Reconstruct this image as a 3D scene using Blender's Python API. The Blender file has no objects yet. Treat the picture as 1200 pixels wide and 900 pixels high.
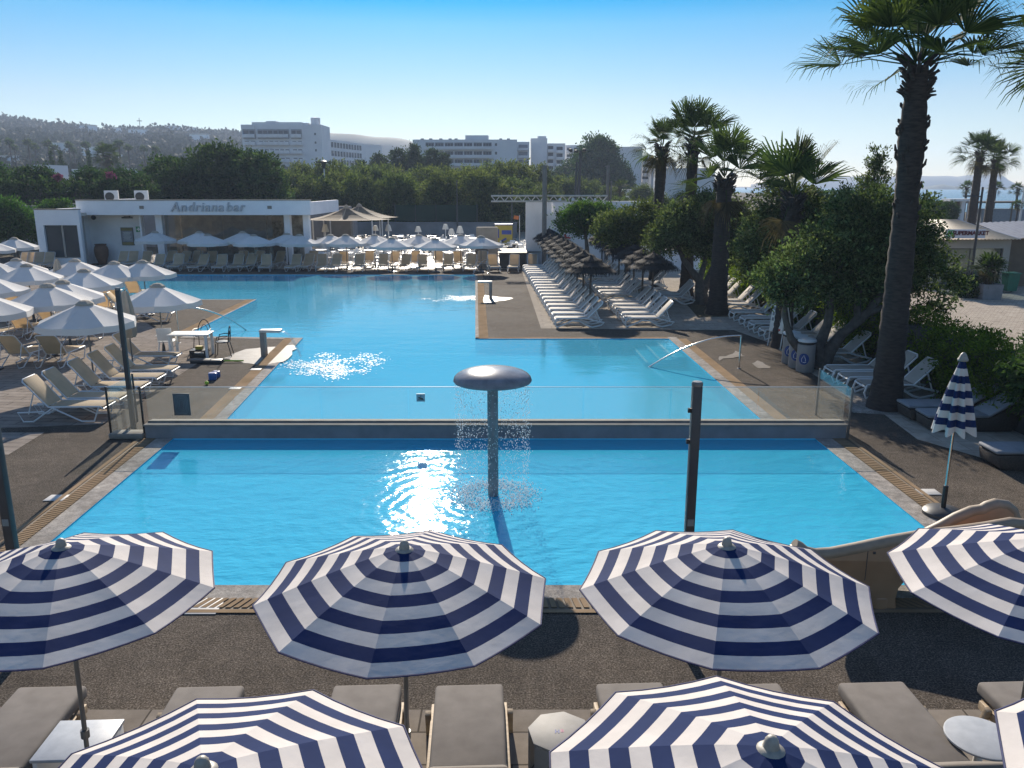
SKY_STRENGTH, SUN_STRENGTH, EXPOSURE = .07, 4.95, .75
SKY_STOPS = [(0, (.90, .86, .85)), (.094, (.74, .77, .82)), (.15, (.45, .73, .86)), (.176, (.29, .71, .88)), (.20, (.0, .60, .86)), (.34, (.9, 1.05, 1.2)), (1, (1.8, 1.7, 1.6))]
HAZE_COL, HAZE_DENS, HAZE_TOP = (.62, .76, 1.0, 1), .00033, 92
import bpy, bmesh, math, random
import numpy as np
from mathutils import Vector, Matrix, noise
from mathutils.geometry import tessellate_polygon
R = math.radians
random.seed(7)
S = bpy.context.scene
COL = S.collection
ORD = ['first','second','third','fourth','fifth','sixth','seventh','eighth','ninth','tenth','eleventh','twelfth',
       'thirteenth','fourteenth','fifteenth','sixteenth','seventeenth','eighteenth','nineteenth','twentieth',
       'twenty-first','twenty-second','twenty-third','twenty-fourth','twenty-fifth']
# ------------------------------------------------------------------ camera
H, F, PITCH = 5.2, 950.0, R(13.73)
SP, CP = math.sin(PITCH), math.cos(PITCH)
cam_d = bpy.data.cameras.new('camera'); cam = bpy.data.objects.new('camera', cam_d); COL.objects.link(cam)
cam.location = (0, 0, H); cam.rotation_euler = (R(90) - PITCH, 0, 0)
cam_d.sensor_width = 36; cam_d.lens = 36 * F / 1200; cam_d.clip_end = 20000; cam_d.clip_start = .05
S.camera = cam
def ray(px, py):
    a, b = px - 600, 450 - py
    return Vector((a, F * CP + b * SP, -F * SP + b * CP))
def G(px, py, z=0.0):                    # survey: where a sight line meets height z
    d = ray(px, py); t = (z - H) / d.z
    return Vector((d.x * t, d.y * t, z))
def AT(px, py, y):                       # ... or meets the distance y
    d = ray(px, py); t = y / d.y
    return Vector((d.x * t, y, H + d.z * t))
def G2(px, py, z=0.0):
    v = G(px, py, z); return (v.x, v.y)
# ------------------------------------------------------------------ materials
def new_mat(name):
    m = bpy.data.materials.new(name); m.use_nodes = True
    nt = m.node_tree; nt.nodes.clear()
    out = nt.nodes.new('ShaderNodeOutputMaterial')
    return m, nt, out
def nd(nt, t, **kw):
    n = nt.nodes.new('ShaderNode' + t)
    for k, v in kw.items():
        if k.startswith('i_'): n.inputs[k[2:].replace('_', ' ')].default_value = v
        else: setattr(n, k, v)
    return n
def c4(c): return (c[0], c[1], c[2], 1)
def ramp(nt, fac, stops):
    r = nd(nt, 'ValToRGB'); e = r.color_ramp.elements
    while len(e) < len(stops): e.new(.5)
    for i, (p, c) in enumerate(stops):
        e[i].position = p; e[i].color = c4(c)
    nt.links.new(fac, r.inputs[0]); return r.outputs[0]
def mixc(nt, fac, a, b, mode='MIX'):
    m = nd(nt, 'Mix', data_type='RGBA', blend_type=mode)
    for s, v in ((0, fac), (6, a), (7, b)):
        if isinstance(v, (int, float)): m.inputs[s].default_value = v
        elif isinstance(v, tuple): m.inputs[s].default_value = c4(v)
        else: nt.links.new(v, m.inputs[s])
    return m.outputs[2]
def coords(nt, kind='Object', scale=None):
    t = nd(nt, 'TexCoord'); o = t.outputs[kind]
    if scale:
        mp = nd(nt, 'Mapping'); mp.inputs['Scale'].default_value = scale
        nt.links.new(o, mp.inputs[0]); o = mp.outputs[0]
    return o
def nz(nt, co, scale, detail=4, rough=.55):
    n = nd(nt, 'TexNoise'); n.inputs['Scale'].default_value = scale
    n.inputs['Detail'].default_value = detail; n.inputs['Roughness'].default_value = rough
    nt.links.new(co, n.inputs['Vector']); return n.outputs['Fac']
def bump(nt, h, strength=.3, dist=.02):
    b = nd(nt, 'Bump'); b.inputs['Strength'].default_value = strength; b.inputs['Distance'].default_value = dist
    nt.links.new(h, b.inputs['Height']); return b.outputs[0]
def mat(name, col, col2=None, scale=6, rough=.6, metal=0, bumpk=0, bscale=None, transl=0, spec=.5, sub=None, objrand=0, vec='Object', stretch=None):
    m, nt, out = new_mat(name)
    p = nd(nt, 'BsdfPrincipled'); p.inputs['Roughness'].default_value = rough; p.inputs['Metallic'].default_value = metal
    p.inputs['Specular IOR Level'].default_value = spec
    co = coords(nt, vec, stretch)
    if col2 is None: col2 = tuple(c * .82 for c in col)
    f = nz(nt, co, scale, 5)
    c = ramp(nt, f, [(.35, col), (.68, col2)])
    if objrand:
        oi = nd(nt, 'ObjectInfo')
        c2 = nd(nt, 'HueSaturation'); mr = nd(nt, 'MapRange')
        mr.inputs[3].default_value = 1 - objrand; mr.inputs[4].default_value = 1 + objrand
        nt.links.new(oi.outputs['Random'], mr.inputs[0]); nt.links.new(mr.outputs[0], c2.inputs['Value'])
        nt.links.new(c, c2.inputs['Color']); c = c2.outputs[0]
    nt.links.new(c, p.inputs['Base Color'])
    if bumpk:
        nt.links.new(bump(nt, nz(nt, co, bscale or scale * 4, 4), bumpk, .01), p.inputs['Normal'])
    sh = p.outputs[0]
    if transl:
        t = nd(nt, 'BsdfTranslucent'); nt.links.new(c, t.inputs[0])
        mx = nd(nt, 'MixShader'); mx.inputs[0].default_value = transl
        nt.links.new(sh, mx.inputs[1]); nt.links.new(t.outputs[0], mx.inputs[2]); sh = mx.outputs[0]
    nt.links.new(sh, out.inputs[0]); return m
def leaf_mat(name, stops, transl=.35, tcol=1.3):
    m, nt, out = new_mat(name)
    g = nd(nt, 'NewGeometry'); oi = nd(nt, 'ObjectInfo')
    c = ramp(nt, g.outputs['Random Per Island'], stops)
    big = nz(nt, coords(nt, 'Object'), .9, 2)
    hs = nd(nt, 'HueSaturation'); mr = nd(nt, 'MapRange'); mr.inputs[1].default_value = .3; mr.inputs[2].default_value = .7
    mr.inputs[3].default_value = .6; mr.inputs[4].default_value = 1.45
    nt.links.new(big, mr.inputs[0]); nt.links.new(mr.outputs[0], hs.inputs['Value'])
    h2 = nd(nt, 'MapRange'); h2.inputs[3].default_value = .485; h2.inputs[4].default_value = .515
    nt.links.new(oi.outputs['Random'], h2.inputs[0]); nt.links.new(h2.outputs[0], hs.inputs['Hue'])
    nt.links.new(c, hs.inputs['Color'])
    p = nd(nt, 'BsdfPrincipled'); p.inputs['Roughness'].default_value = .75; p.inputs['Specular IOR Level'].default_value = .08
    nt.links.new(hs.outputs[0], p.inputs['Base Color'])
    t = nd(nt, 'BsdfTranslucent'); nt.links.new(mixc(nt, 1.0, hs.outputs[0], (tcol, tcol * 1.05, tcol * .6), 'MULTIPLY'), t.inputs[0])
    mx = nd(nt, 'MixShader'); mx.inputs[0].default_value = transl
    nt.links.new(p.outputs[0], mx.inputs[1]); nt.links.new(t.outputs[0], mx.inputs[2]); nt.links.new(mx.outputs[0], out.inputs[0])
    return m
def deck_mat(name, a, b, c, speck=90, patch=.35, wet=0):
    m, nt, out = new_mat(name); co = coords(nt)
    p = nd(nt, 'BsdfPrincipled'); p.inputs['Specular IOR Level'].default_value = .03
    fine = nz(nt, co, speck, 5, .8); mid = nz(nt, co, speck * .18, 4); big = nz(nt, co, patch, 5, .6)
    col = ramp(nt, fine, [(.34, a), (.50, b), (.66, c)])
    col = mixc(nt, .55, col, ramp(nt, mid, [(.3, (.6, .6, .6)), (.7, (1.25, 1.22, 1.18))]), 'MULTIPLY')
    col = mixc(nt, .8, col, ramp(nt, big, [(.33, (.62, .60, .58)), (.5, (1, 1, 1)), (.67, (1.35, 1.33, 1.3))]), 'MULTIPLY')
    col = mixc(nt, .8, col, ramp(nt, nz(nt, co, patch * 6, 6, .7), [(.3, (.75, .74, .73)), (.7, (1.22, 1.21, 1.2))]), 'MULTIPLY')
    nt.links.new(col, p.inputs['Base Color'])
    rr = nd(nt, 'MapRange'); rr.inputs[1].default_value = .35; rr.inputs[2].default_value = .65
    rr.inputs[3].default_value = .8; rr.inputs[4].default_value = .95
    nt.links.new(big, rr.inputs[0]); nt.links.new(rr.outputs[0], p.inputs['Roughness'])
    nt.links.new(bump(nt, fine, .5, .012), p.inputs['Normal'])
    nt.links.new(p.outputs[0], out.inputs[0]); return m
def tile_mat(name, a, b, mortar, w, h, gap=.012, rot=0, rough=.55, offset=.5, nscale=3, spec=.0):
    m, nt, out = new_mat(name)
    tc = nd(nt, 'TexCoord'); mp = nd(nt, 'Mapping'); mp.inputs['Rotation'].default_value = (0, 0, rot)
    nt.links.new(tc.outputs['Object'], mp.inputs[0]); co = mp.outputs[0]
    br = nd(nt, 'TexBrick', offset=offset); br.inputs['Scale'].default_value = 1
    br.inputs['Brick Width'].default_value = w; br.inputs['Row Height'].default_value = h
    br.inputs['Mortar Size'].default_value = gap; br.inputs['Mortar Smooth'].default_value = .1; br.inputs['Bias'].default_value = 0
    br.inputs['Color1'].default_value = c4(a); br.inputs['Color2'].default_value = c4(b); br.inputs['Mortar'].default_value = c4(mortar)
    nt.links.new(co, br.inputs[0])
    big = nz(nt, co, nscale, 6, .65)
    col = mixc(nt, .8, br.outputs[0], ramp(nt, big, [(.3, (.72, .7, .68)), (.7, (1.2, 1.19, 1.17))]), 'MULTIPLY')
    p = nd(nt, 'BsdfPrincipled'); p.inputs['Specular IOR Level'].default_value = spec; p.inputs['Roughness'].default_value = rough
    nt.links.new(col, p.inputs['Base Color'])
    inv = nd(nt, 'Math', operation='SUBTRACT'); inv.inputs[0].default_value = 1; nt.links.new(br.outputs['Fac'], inv.inputs[1])
    nt.links.new(bump(nt, inv.outputs[0], .5, .006), p.inputs['Normal'])
    nt.links.new(p.outputs[0], out.inputs[0]); return m
def glass_mat(name, tint, dirt=.05, dirtc=(.7, .75, .75), rough=.02, ior=1.45):
    m, nt, out = new_mat(name)
    t = nd(nt, 'BsdfTransparent'); t.inputs[0].default_value = c4(tint)
    g = nd(nt, 'BsdfGlossy'); g.inputs['Roughness'].default_value = rough
    mx = nd(nt, 'MixShader'); nt.links.new(schlick(nt, ior), mx.inputs[0])
    d1 = nd(nt, 'BsdfDiffuse'); d1.inputs[0].default_value = c4(dirtc); d2 = nd(nt, 'BsdfTranslucent'); d2.inputs[0].default_value = c4(dirtc)
    a = nd(nt, 'MixShader'); a.inputs[0].default_value = .5; nt.links.new(d1.outputs[0], a.inputs[1]); nt.links.new(d2.outputs[0], a.inputs[2])
    b = nd(nt, 'MixShader'); b.inputs[0].default_value = dirt
    nt.links.new(t.outputs[0], b.inputs[1]); nt.links.new(a.outputs[0], b.inputs[2])
    nt.links.new(b.outputs[0], mx.inputs[1]); nt.links.new(g.outputs[0], mx.inputs[2]); nt.links.new(mx.outputs[0], out.inputs[0])
    return m
def schlick(nt, ior, normal=None):
    """two-sided Fresnel: the same from above and from below the sheet"""
    g = nd(nt, 'NewGeometry'); d = nd(nt, 'VectorMath', operation='DOT_PRODUCT')
    nt.links.new(g.outputs['Incoming'], d.inputs[0]); nt.links.new(normal if normal is not None else g.outputs['Normal'], d.inputs[1])
    ab = nd(nt, 'Math', operation='ABSOLUTE'); nt.links.new(d.outputs['Value'], ab.inputs[0])
    om = nd(nt, 'Math', operation='SUBTRACT', use_clamp=True); om.inputs[0].default_value = 1; nt.links.new(ab.outputs[0], om.inputs[1])
    pw = nd(nt, 'Math', operation='POWER'); nt.links.new(om.outputs[0], pw.inputs[0]); pw.inputs[1].default_value = 5
    f0 = ((ior - 1) / (ior + 1)) ** 2
    ma = nd(nt, 'Math', operation='MULTIPLY_ADD'); nt.links.new(pw.outputs[0], ma.inputs[0]); ma.inputs[1].default_value = 1 - f0; ma.inputs[2].default_value = f0
    return ma.outputs[0]
def stripe_cloth(name, c, transl=.3):
    return mat(name, c, tuple(x * .86 for x in c), scale=4, rough=.85, transl=transl, bumpk=.35, bscale=9, spec=.12)
# ------------------------------------------------------------------ mesh builder
class MB:
    def __init__(s): s.v = []; s.f = []; s.m = []; s.mi = 0
    def add(s, vs, fs):
        b = len(s.v); s.v += [tuple(v) for v in vs]
        s.f += [tuple(b + i for i in f) for f in fs]; s.m += [s.mi] * len(fs); return s
    def mat(s, i): s.mi = i; return s
    def box(s, x0, x1, y0, y1, z0, z1, M=None):
        vs = [Vector((x, y, z)) for z in (z0, z1) for y in (y0, y1) for x in (x0, x1)]
        if M is not None: vs = [M @ v for v in vs]
        return s.add(vs, [(0, 2, 3, 1), (4, 5, 7, 6), (0, 1, 5, 4), (2, 6, 7, 3), (0, 4, 6, 2), (1, 3, 7, 5)])
    def cbox(s, c, size, rz=0, rx=0, ry=0):
        M = Matrix.Translation(Vector(c)) @ Matrix.Rotation(rz, 4, 'Z') @ Matrix.Rotation(ry, 4, 'Y') @ Matrix.Rotation(rx, 4, 'X')
        x, y, z = [k / 2 for k in size]
        return s.box(-x, x, -y, y, -z, z, M)
    def tube(s, pts, r, n=8, caps=True):
        pts = [Vector(p) for p in pts]; rs = r if isinstance(r, (list, tuple)) else [r] * len(pts)
        b = len(s.v); vs = []; fs = []; up = None
        for i, p in enumerate(pts):
            t = (pts[min(i + 1, len(pts) - 1)] - pts[max(i - 1, 0)]).normalized()
            if up is None: up = Vector((0, 0, 1)) if abs(t.z) < .9 else Vector((1, 0, 0))
            u = t.cross(up).normalized(); w = u.cross(t).normalized(); up = w
            for k in range(n):
                a = 2 * math.pi * (k + .5) / n
                vs.append(p + (u * math.cos(a) + w * math.sin(a)) * rs[i])
        for i in range(len(pts) - 1):
            for k in range(n):
                k2 = (k + 1) % n
                fs.append((i * n + k, (i + 1) * n + k, (i + 1) * n + k2, i * n + k2))
        if caps:
            fs.append(tuple(range(n))); fs.append(tuple((len(pts) - 1) * n + k for k in range(n - 1, -1, -1)))
        return s.add(vs, fs)
    def lathe(s, prof, n=24, c=(0, 0, 0), rot=0):
        vs = []; fs = []
        for r, z in prof:
            for k in range(n):
                a = rot + 2 * math.pi * k / n
                vs.append((c[0] + r * math.cos(a), c[1] + r * math.sin(a), c[2] + z))
        for i in range(len(prof) - 1):
            for k in range(n):
                k2 = (k + 1) % n
                fs.append((i * n + k, i * n + k2, (i + 1) * n + k2, (i + 1) * n + k))
        if prof[0][0] > 1e-4: fs.append(tuple(range(n - 1, -1, -1)))
        if prof[-1][0] > 1e-4: fs.append(tuple((len(prof) - 1) * n + k for k in range(n)))
        return s.add(vs, fs)
    def prism(s, poly, z0, z1, M=None):       # closed slab of an xy polygon
        n = len(poly); tri = tessellate_polygon([[Vector((p[0], p[1], 0)) for p in poly]])
        vs = [Vector((p[0], p[1], z0)) for p in poly] + [Vector((p[0], p[1], z1)) for p in poly]
        if M is not None: vs = [M @ v for v in vs]
        fs = [tuple(t) for t in tri] + [tuple(n + i for i in t[::-1]) for t in tri]
        fs += [(i, (i + 1) % n, n + (i + 1) % n, n + i) for i in range(n)]
        return s.add(vs, fs)
    def build(s, name, mats, parent=None, smooth=False, bevel=0, seg=2, loc=None, sharp=40, fix=True):
        me = bpy.data.meshes.new(name); me.from_pydata(s.v, [], s.f)
        if not isinstance(mats, (list, tuple)): mats = [mats]
        for m in mats: me.materials.append(m)
        me.polygons.foreach_set('material_index', s.m)
        if bevel or fix:
            bm = bmesh.new(); bm.from_mesh(me)
            if fix: bmesh.ops.recalc_face_normals(bm, faces=bm.faces)
            if bevel:
                bmesh.ops.remove_doubles(bm, verts=bm.verts, dist=1e-5)
                ed = [e for e in bm.edges if len(e.link_faces) == 2 and e.calc_face_angle(0) > R(30)]
                bmesh.ops.bevel(bm, geom=ed, offset=bevel, segments=seg, affect='EDGES', profile=.5, clamp_overlap=True)
            bm.to_mesh(me); bm.free()
        if smooth or bevel:
            me.polygons.foreach_set('use_smooth', [True] * len(me.polygons))
            me.set_sharp_from_angle(angle=R(sharp))
        me.update()
        o = bpy.data.objects.new(name, me); COL.objects.link(o)
        if parent is not None: o.parent = parent
        if loc is not None: o.location = loc
        return o
def tag(o, label=None, cat=None, group=None, kind=None):
    if label: o['label'] = label
    if cat: o['category'] = cat
    if group: o['group'] = group
    if kind: o['kind'] = kind
    return o
def thing(name, label, cat, loc=(0, 0, 0), rz=0, group=None):
    o = bpy.data.objects.new(name, None); o.empty_display_size = .2; COL.objects.link(o)
    o.location = loc; o.rotation_euler = (0, 0, rz)
    return tag(o, label, cat, group)
KIDS = {}
def copy_tree(o, parent=None):
    c = o.copy(); COL.objects.link(c); c.parent = parent
    if o.name not in KIDS: KIDS[o.name] = list(o.children)
    for ch in KIDS[o.name]: copy_tree(ch, c)
    return c
class Proto:                                # the first use moves the source itself, later uses copy it
    def __init__(s, root): s.root = root; s.used = False; KIDS[root.name] = list(root.children)
    def put(s, loc, rz, label, group=None, scale=None):
        o = s.root if not s.used else copy_tree(s.root)
        s.used = True; o.location = loc; o.rotation_euler = (0, 0, rz); o['label'] = label
        if group: o['group'] = group
        if scale: o.scale = (scale,) * 3 if isinstance(scale, (int, float)) else scale
        return o
def sheet(name, polys, z, m, kind='structure', holes=()):
    """flat sheet of one polygon (with holes), facing up"""
    loops = [[Vector((p[0], p[1], 0)) for p in polys]] + [[Vector((p[0], p[1], 0)) for p in h] for h in holes]
    tri = tessellate_polygon(loops); flat = [v for l in loops for v in l]
    fs = []
    for t in tri:
        a, b, c = (flat[i] for i in t)
        ar = (b - a).cross(c - a).z
        if abs(ar) > 1e-9: fs.append(tuple(t) if ar > 0 else tuple(t[::-1]))
    mb = MB(); mb.add([(v.x, v.y, z) for v in flat], fs)
    return tag(mb.build(name, m, fix=False), kind=kind)
def offset_path(pts, d):
    out = []
    for i, p in enumerate(pts):
        p = Vector(p); ns = []
        if i > 0: e = p - Vector(pts[i - 1]); ns.append(Vector((e.y, -e.x)).normalized())
        if i < len(pts) - 1: e = Vector(pts[i + 1]) - p; ns.append(Vector((e.y, -e.x)).normalized())
        if len(ns) == 2:
            b = (ns[0] + ns[1]).normalized(); k = d / max(.35, b.dot(ns[0])); out.append(p + b * k)
        else: out.append(p + ns[0] * d)
    return out
def strip(name, pts, d0, d1, z, m):
    a, b = offset_path(pts, d0), offset_path(pts, d1); mb = MB()
    vs = [(p.x, p.y, z) for p in a] + [(p.x, p.y, z) for p in b]; n = len(a); fs = []
    for i in range(n - 1):
        q = (i, i + 1, n + i + 1, n + i)
        A = sum(vs[q[k]][0] * vs[q[(k + 1) % 4]][1] - vs[q[(k + 1) % 4]][0] * vs[q[k]][1] for k in range(4))
        fs.append(q if A > 0 else q[::-1])
    mb.add(vs, fs); return tag(mb.build(name, m, fix=False), kind='structure')
def np_mesh(name, V, m, parent=None, nper=4):
    """one mesh of many separate nper-gons, V shaped (n, nper, 3)"""
    n = len(V); me = bpy.data.meshes.new(name)
    me.vertices.add(n * nper); me.vertices.foreach_set('co', V.reshape(-1).astype(np.float32))
    me.loops.add(n * nper); me.polygons.add(n)
    me.polygons.foreach_set('loop_start', np.arange(n, dtype=np.int32) * nper)
    me.loops.foreach_set('vertex_index', np.arange(n * nper, dtype=np.int32))
    for k in (m if isinstance(m, (list, tuple)) else [m]): me.materials.append(k)
    me.update(calc_edges=True)
    o = bpy.data.objects.new(name, me); COL.objects.link(o)
    if parent is not None: o.parent = parent
    return o
def text_mesh(body, size, shear=0, extrude=.01, offset=0, spacing=1):
    cu = bpy.data.curves.new('lettering', 'FONT'); cu.body = body; cu.size = size; cu.shear = shear; cu.extrude = extrude
    cu.offset = offset; cu.align_x = 'CENTER'; cu.align_y = 'CENTER'; cu.resolution_u = 4; cu.space_character = spacing
    o = bpy.data.objects.new('lettering', cu); COL.objects.link(o)
    bpy.context.view_layer.update()
    me = bpy.data.meshes.new_from_object(o.evaluated_get(bpy.context.evaluated_depsgraph_get()))
    bpy.data.objects.remove(o); bpy.data.curves.remove(cu)
    return me
def put_text(name, body, size, m, loc, rot, parent=None, **kw):
    me = text_mesh(body, size, **kw); me.materials.clear(); me.materials.append(m)
    o = bpy.data.objects.new(name, me); COL.objects.link(o); o.location = loc; o.rotation_euler = rot
    if parent is not None: o.parent = parent
    return o
# ------------------------------------------------------------------ palette
M = {}
M['deck'] = deck_mat('exposed_aggregate', (.022, .018, .0155), (.080, .068, .057), (.235, .205, .178), 46)
M['earth'] = deck_mat('dry_earth', (.07, .06, .04), (.13, .11, .075), (.2, .17, .12), 12, .03)
M['coping'] = deck_mat('wet_coping_stone', (.22, .2, .18), (.30, .28, .26), (.38, .36, .33), 40, .9)
M['slab'] = tile_mat('patio_slabs', (.205, .18, .155), (.25, .22, .19), (.09, .08, .07), .92, .46, .01)
M['plank'] = tile_mat('timber_look_tiles', (.24, .21, .185), (.30, .265, .235), (.11, .10, .09), 1.3, .26, .012, rot=R(4))
M['paver'] = tile_mat('pale_pavers', (.36, .32, .27), (.41, .365, .31), (.25, .22, .19), .6, .6, .008, rough=.6)
M['terrace'] = tile_mat('terrace_tiles', (.34, .305, .26), (.39, .35, .30), (.26, .23, .2), .5, .5, .008, rough=.35, spec=.12)
M['plaza'] = tile_mat('plaza_paving', (.38, .33, .28), (.43, .38, .32), (.25, .22, .19), .3, .2, .01, rot=R(35), rough=.6)
M['grate'] = tile_mat('overflow_grating', (.40, .30, .19), (.46, .35, .23), (.09, .07, .05), .1, 4, .022, offset=0, rough=.6)
M['white'] = mat('white_plastic', (.80, .79, .77), (.74, .73, .70), 3, .4)
M['whitepaint'] = mat('white_render', (.86, .85, .86), (.79, .78, .80), 1.2, .8, bumpk=.1, bscale=40)
M['wallpaint'] = mat('stained_render', (.82, .81, .81), (.70, .69, .69), .8, .85, bumpk=.15, bscale=30)
M['canvas'] = mat('white_canvas', (.78, .76, .73), (.70, .68, .65), 1.5, .85, transl=.25, spec=.1, objrand=.06)
M['canvas_old'] = mat('ecru_canvas', (.50, .44, .36), (.42, .36, .29), 2, .9, transl=.2, spec=.1, objrand=.1)
M['sling'] = mat('beige_sling', (.70, .58, .42), (.62, .51, .36), 3, .75, transl=.5, spec=.2, objrand=.12, bumpk=.05, bscale=80)
M['slingw'] = mat('pale_sling', (.50, .45, .39), (.43, .385, .335), 3, .7, transl=.2, spec=.2, objrand=.08)
M['alu'] = mat('pale_aluminium', (.66, .66, .66), (.6, .6, .6), 4, .5)
M['steel'] = mat('brushed_steel', (.62, .60, .58), (.5, .49, .47), 12, .22, metal=1)
M['pole'] = mat('grey_pole', (.19, .185, .18), (.15, .145, .14), 5, .4, metal=.5)
M['anth'] = mat('anthracite_paint', (.045, .047, .052), (.035, .036, .04), 6, .45)
M['mush'] = mat('blue_grey_lacquer', (.24, .24, .255), (.15, .152, .17), 5, .2, bumpk=.12, bscale=40, spec=.2)
M['navy'] = stripe_cloth('navy_cloth', (.012, .028, .10), .10)
M['ivory'] = stripe_cloth('ivory_cloth', (.64, .59, .55), .10)
M['trim'] = mat('navy_trim', (.02, .026, .10), (.015, .02, .07), 8, .8)
M['finial'] = mat('weathered_plastic', (.34, .31, .26), (.22, .20, .17), 14, .5, bumpk=.1)
M['cushion'] = mat('taupe_cushion', (.205, .185, .168), (.165, .148, .134), 5, .9, bumpk=.25, bscale=160, spec=.15)
M['cushdark'] = mat('dark_cushion', (.07, .065, .06), (.05, .047, .044), 5, .85, bumpk=.2, bscale=120)
M['wood'] = mat('weathered_teak', (.42, .32, .21), (.28, .21, .14), 3, .65, bumpk=.2, bscale=20, stretch=(1, 8, 8))
M['granite'] = mat('grey_table_top', (.42, .44, .47), (.35, .37, .40), 9, .45, bumpk=.05)
M['thatch'] = mat('dark_thatch', (.034, .029, .026), (.014, .012, .011), 14, .9, objrand=.2)
M['slide'] = mat('tan_resin', (.36, .215, .12), (.28, .165, .092), 2.2, .42, bumpk=.05, bscale=120)
M['slide_rim'] = mat('worn_resin_rim', (.30, .235, .17), (.24, .185, .13), 6, .5)
M['bark'] = mat('olive_bark', (.12, .105, .09), (.065, .055, .048), 7, .9, bumpk=.6, bscale=14)
M['palmbark'] = mat('palm_bark', (.055, .042, .036), (.026, .02, .017), 6, .95, bumpk=.8, bscale=16, stretch=(1, 1, 4))
M['black'] = mat('black_metal', (.02, .02, .021), (.015, .015, .016), 5, .4)
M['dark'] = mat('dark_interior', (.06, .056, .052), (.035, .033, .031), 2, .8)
M['concrete'] = mat('ledge_concrete', (.25, .25, .26), (.19, .19, .2), 2.5, .8, bumpk=.2, bscale=30)
M['ledgetop'] = mat('ledge_capping', (.27, .25, .22), (.21, .19, .17), 3, .8, spec=.1)
M['glass'] = glass_mat('balustrade_glass', (.965, .985, .98), .03, (.75, .80, .80))
M['winglass'] = mat('window_glass', (.03, .045, .055), (.05, .07, .08), .6, .12, spec=.35)
M['shopglass'] = glass_mat('shop_glass', (.6, .68, .68), .04, ior=1.5)
# ------------------------------------------------------------------ light
world = bpy.data.worlds.new('World'); S.world = world; world.use_nodes = True
SUN_EL, SUN_AZ = R(25.3), R(-6.5)        # azimuth from +y towards +x
nt = world.node_tree; bg = nt.nodes['Background']
sky = nt.nodes.new('ShaderNodeTexSky'); sky.sky_type = 'NISHITA'; sky.sun_disc = False
sky.sun_elevation = SUN_EL; sky.sun_rotation = SUN_AZ; sky.altitude = 0; sky.air_density = 1.0; sky.dust_density = .08; sky.ozone_density = 3.0
# blue deepens towards the frame top; unseen sky above is brightened to fill shadows
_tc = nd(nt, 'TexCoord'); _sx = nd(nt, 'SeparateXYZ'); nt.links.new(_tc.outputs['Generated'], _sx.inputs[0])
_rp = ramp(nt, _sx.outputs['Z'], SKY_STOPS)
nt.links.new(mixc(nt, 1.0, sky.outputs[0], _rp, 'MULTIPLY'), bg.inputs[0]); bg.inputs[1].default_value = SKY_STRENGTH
sd = Vector((math.sin(SUN_AZ) * math.cos(SUN_EL), math.cos(SUN_AZ) * math.cos(SUN_EL), math.sin(SUN_EL)))
ld = bpy.data.lights.new('sun', 'SUN'); ld.energy = SUN_STRENGTH; ld.angle = R(.53); ld.color = (1, .90, .76)
lo = bpy.data.objects.new('sun', ld); COL.objects.link(lo); lo.rotation_euler = (-sd).to_track_quat('-Z', 'Y').to_euler(); lo.location = (0, 0, 40)
S.view_settings.view_transform = 'Standard'; S.view_settings.look = 'None'; S.view_settings.gamma = 1
S.view_settings.exposure = EXPOSURE; S.view_settings.use_curve_mapping = False
S.render.engine = 'CYCLES'; cy = S.cycles
cy.use_denoising = True; cy.denoiser = 'OPENIMAGEDENOISE'; cy.denoising_input_passes = 'RGB_ALBEDO_NORMAL'; cy.denoising_prefilter = 'ACCURATE'
cy.max_bounces = 7; cy.diffuse_bounces = 3; cy.glossy_bounces = 3; cy.transmission_bounces = 4; cy.transparent_max_bounces = 14
cy.volume_bounces = 1; cy.caustics_reflective = False; cy.caustics_refractive = False; cy.sample_clamp_indirect = 6
cy.use_adaptive_sampling = True; cy.adaptive_threshold = .015

# ------------------------------------------------------------------ pools and ground
LY0, LY1 = G(600, 514).y, G(600, 514).y + .42     # the ledge between the pools
def on_edge(p, q, y):                                # slide p along p-q to the distance y
    p, q = Vector(p), Vector(q); t = (y - p.y) / (q.y - p.y); r = p + (q - p) * t; return (r.x, y)
fl, fr = G2(203, 514), G2(955, 514)
nl, nr = on_edge(fl, G2(77, 620), G(600, 686).y), on_edge(fr, G2(1095, 627), G(600, 686).y)
front = [(fl[0], LY0), nl, nr, (fr[0], LY0)]           # anticlockwise
A_ = on_edge(G2(890, 490), G2(810, 420), LY1); B_ = on_edge(G2(890, 490), G2(810, 420), G(785, 397).y)
C_ = G2(557, 397); D_ = G2(557, 322); E_ = G2(152, 322); F_ = G2(116, 351); G_ = G2(301, 351); H_ = G2(215, 394); I_ = G2(355, 396)
J_ = on_edge(I_, G2(296, 459), LY1)
upper = [A_, B_, C_, D_, E_, F_, G_, H_, I_, J_]         # anticlockwise
WZ = -.02
deck_poly = [(-70, -25), (26, -25), (26, 20), (15, 30), (12.5, 62), (-70, 62)]
big = [(-5200, -60), (5200, -60), (5200, 5200), (-5200, 5200)]
sheet('ground', big, -.03, M['earth'], holes=[front, upper])
sheet('pool_deck', deck_poly, 0, M['deck'], holes=[front, upper])
strip('front_pool_coping', front, .0, .36, .006, M['coping'])
up_path = [A_, B_, C_, D_, E_, F_, G_, H_, I_, J_]
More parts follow.
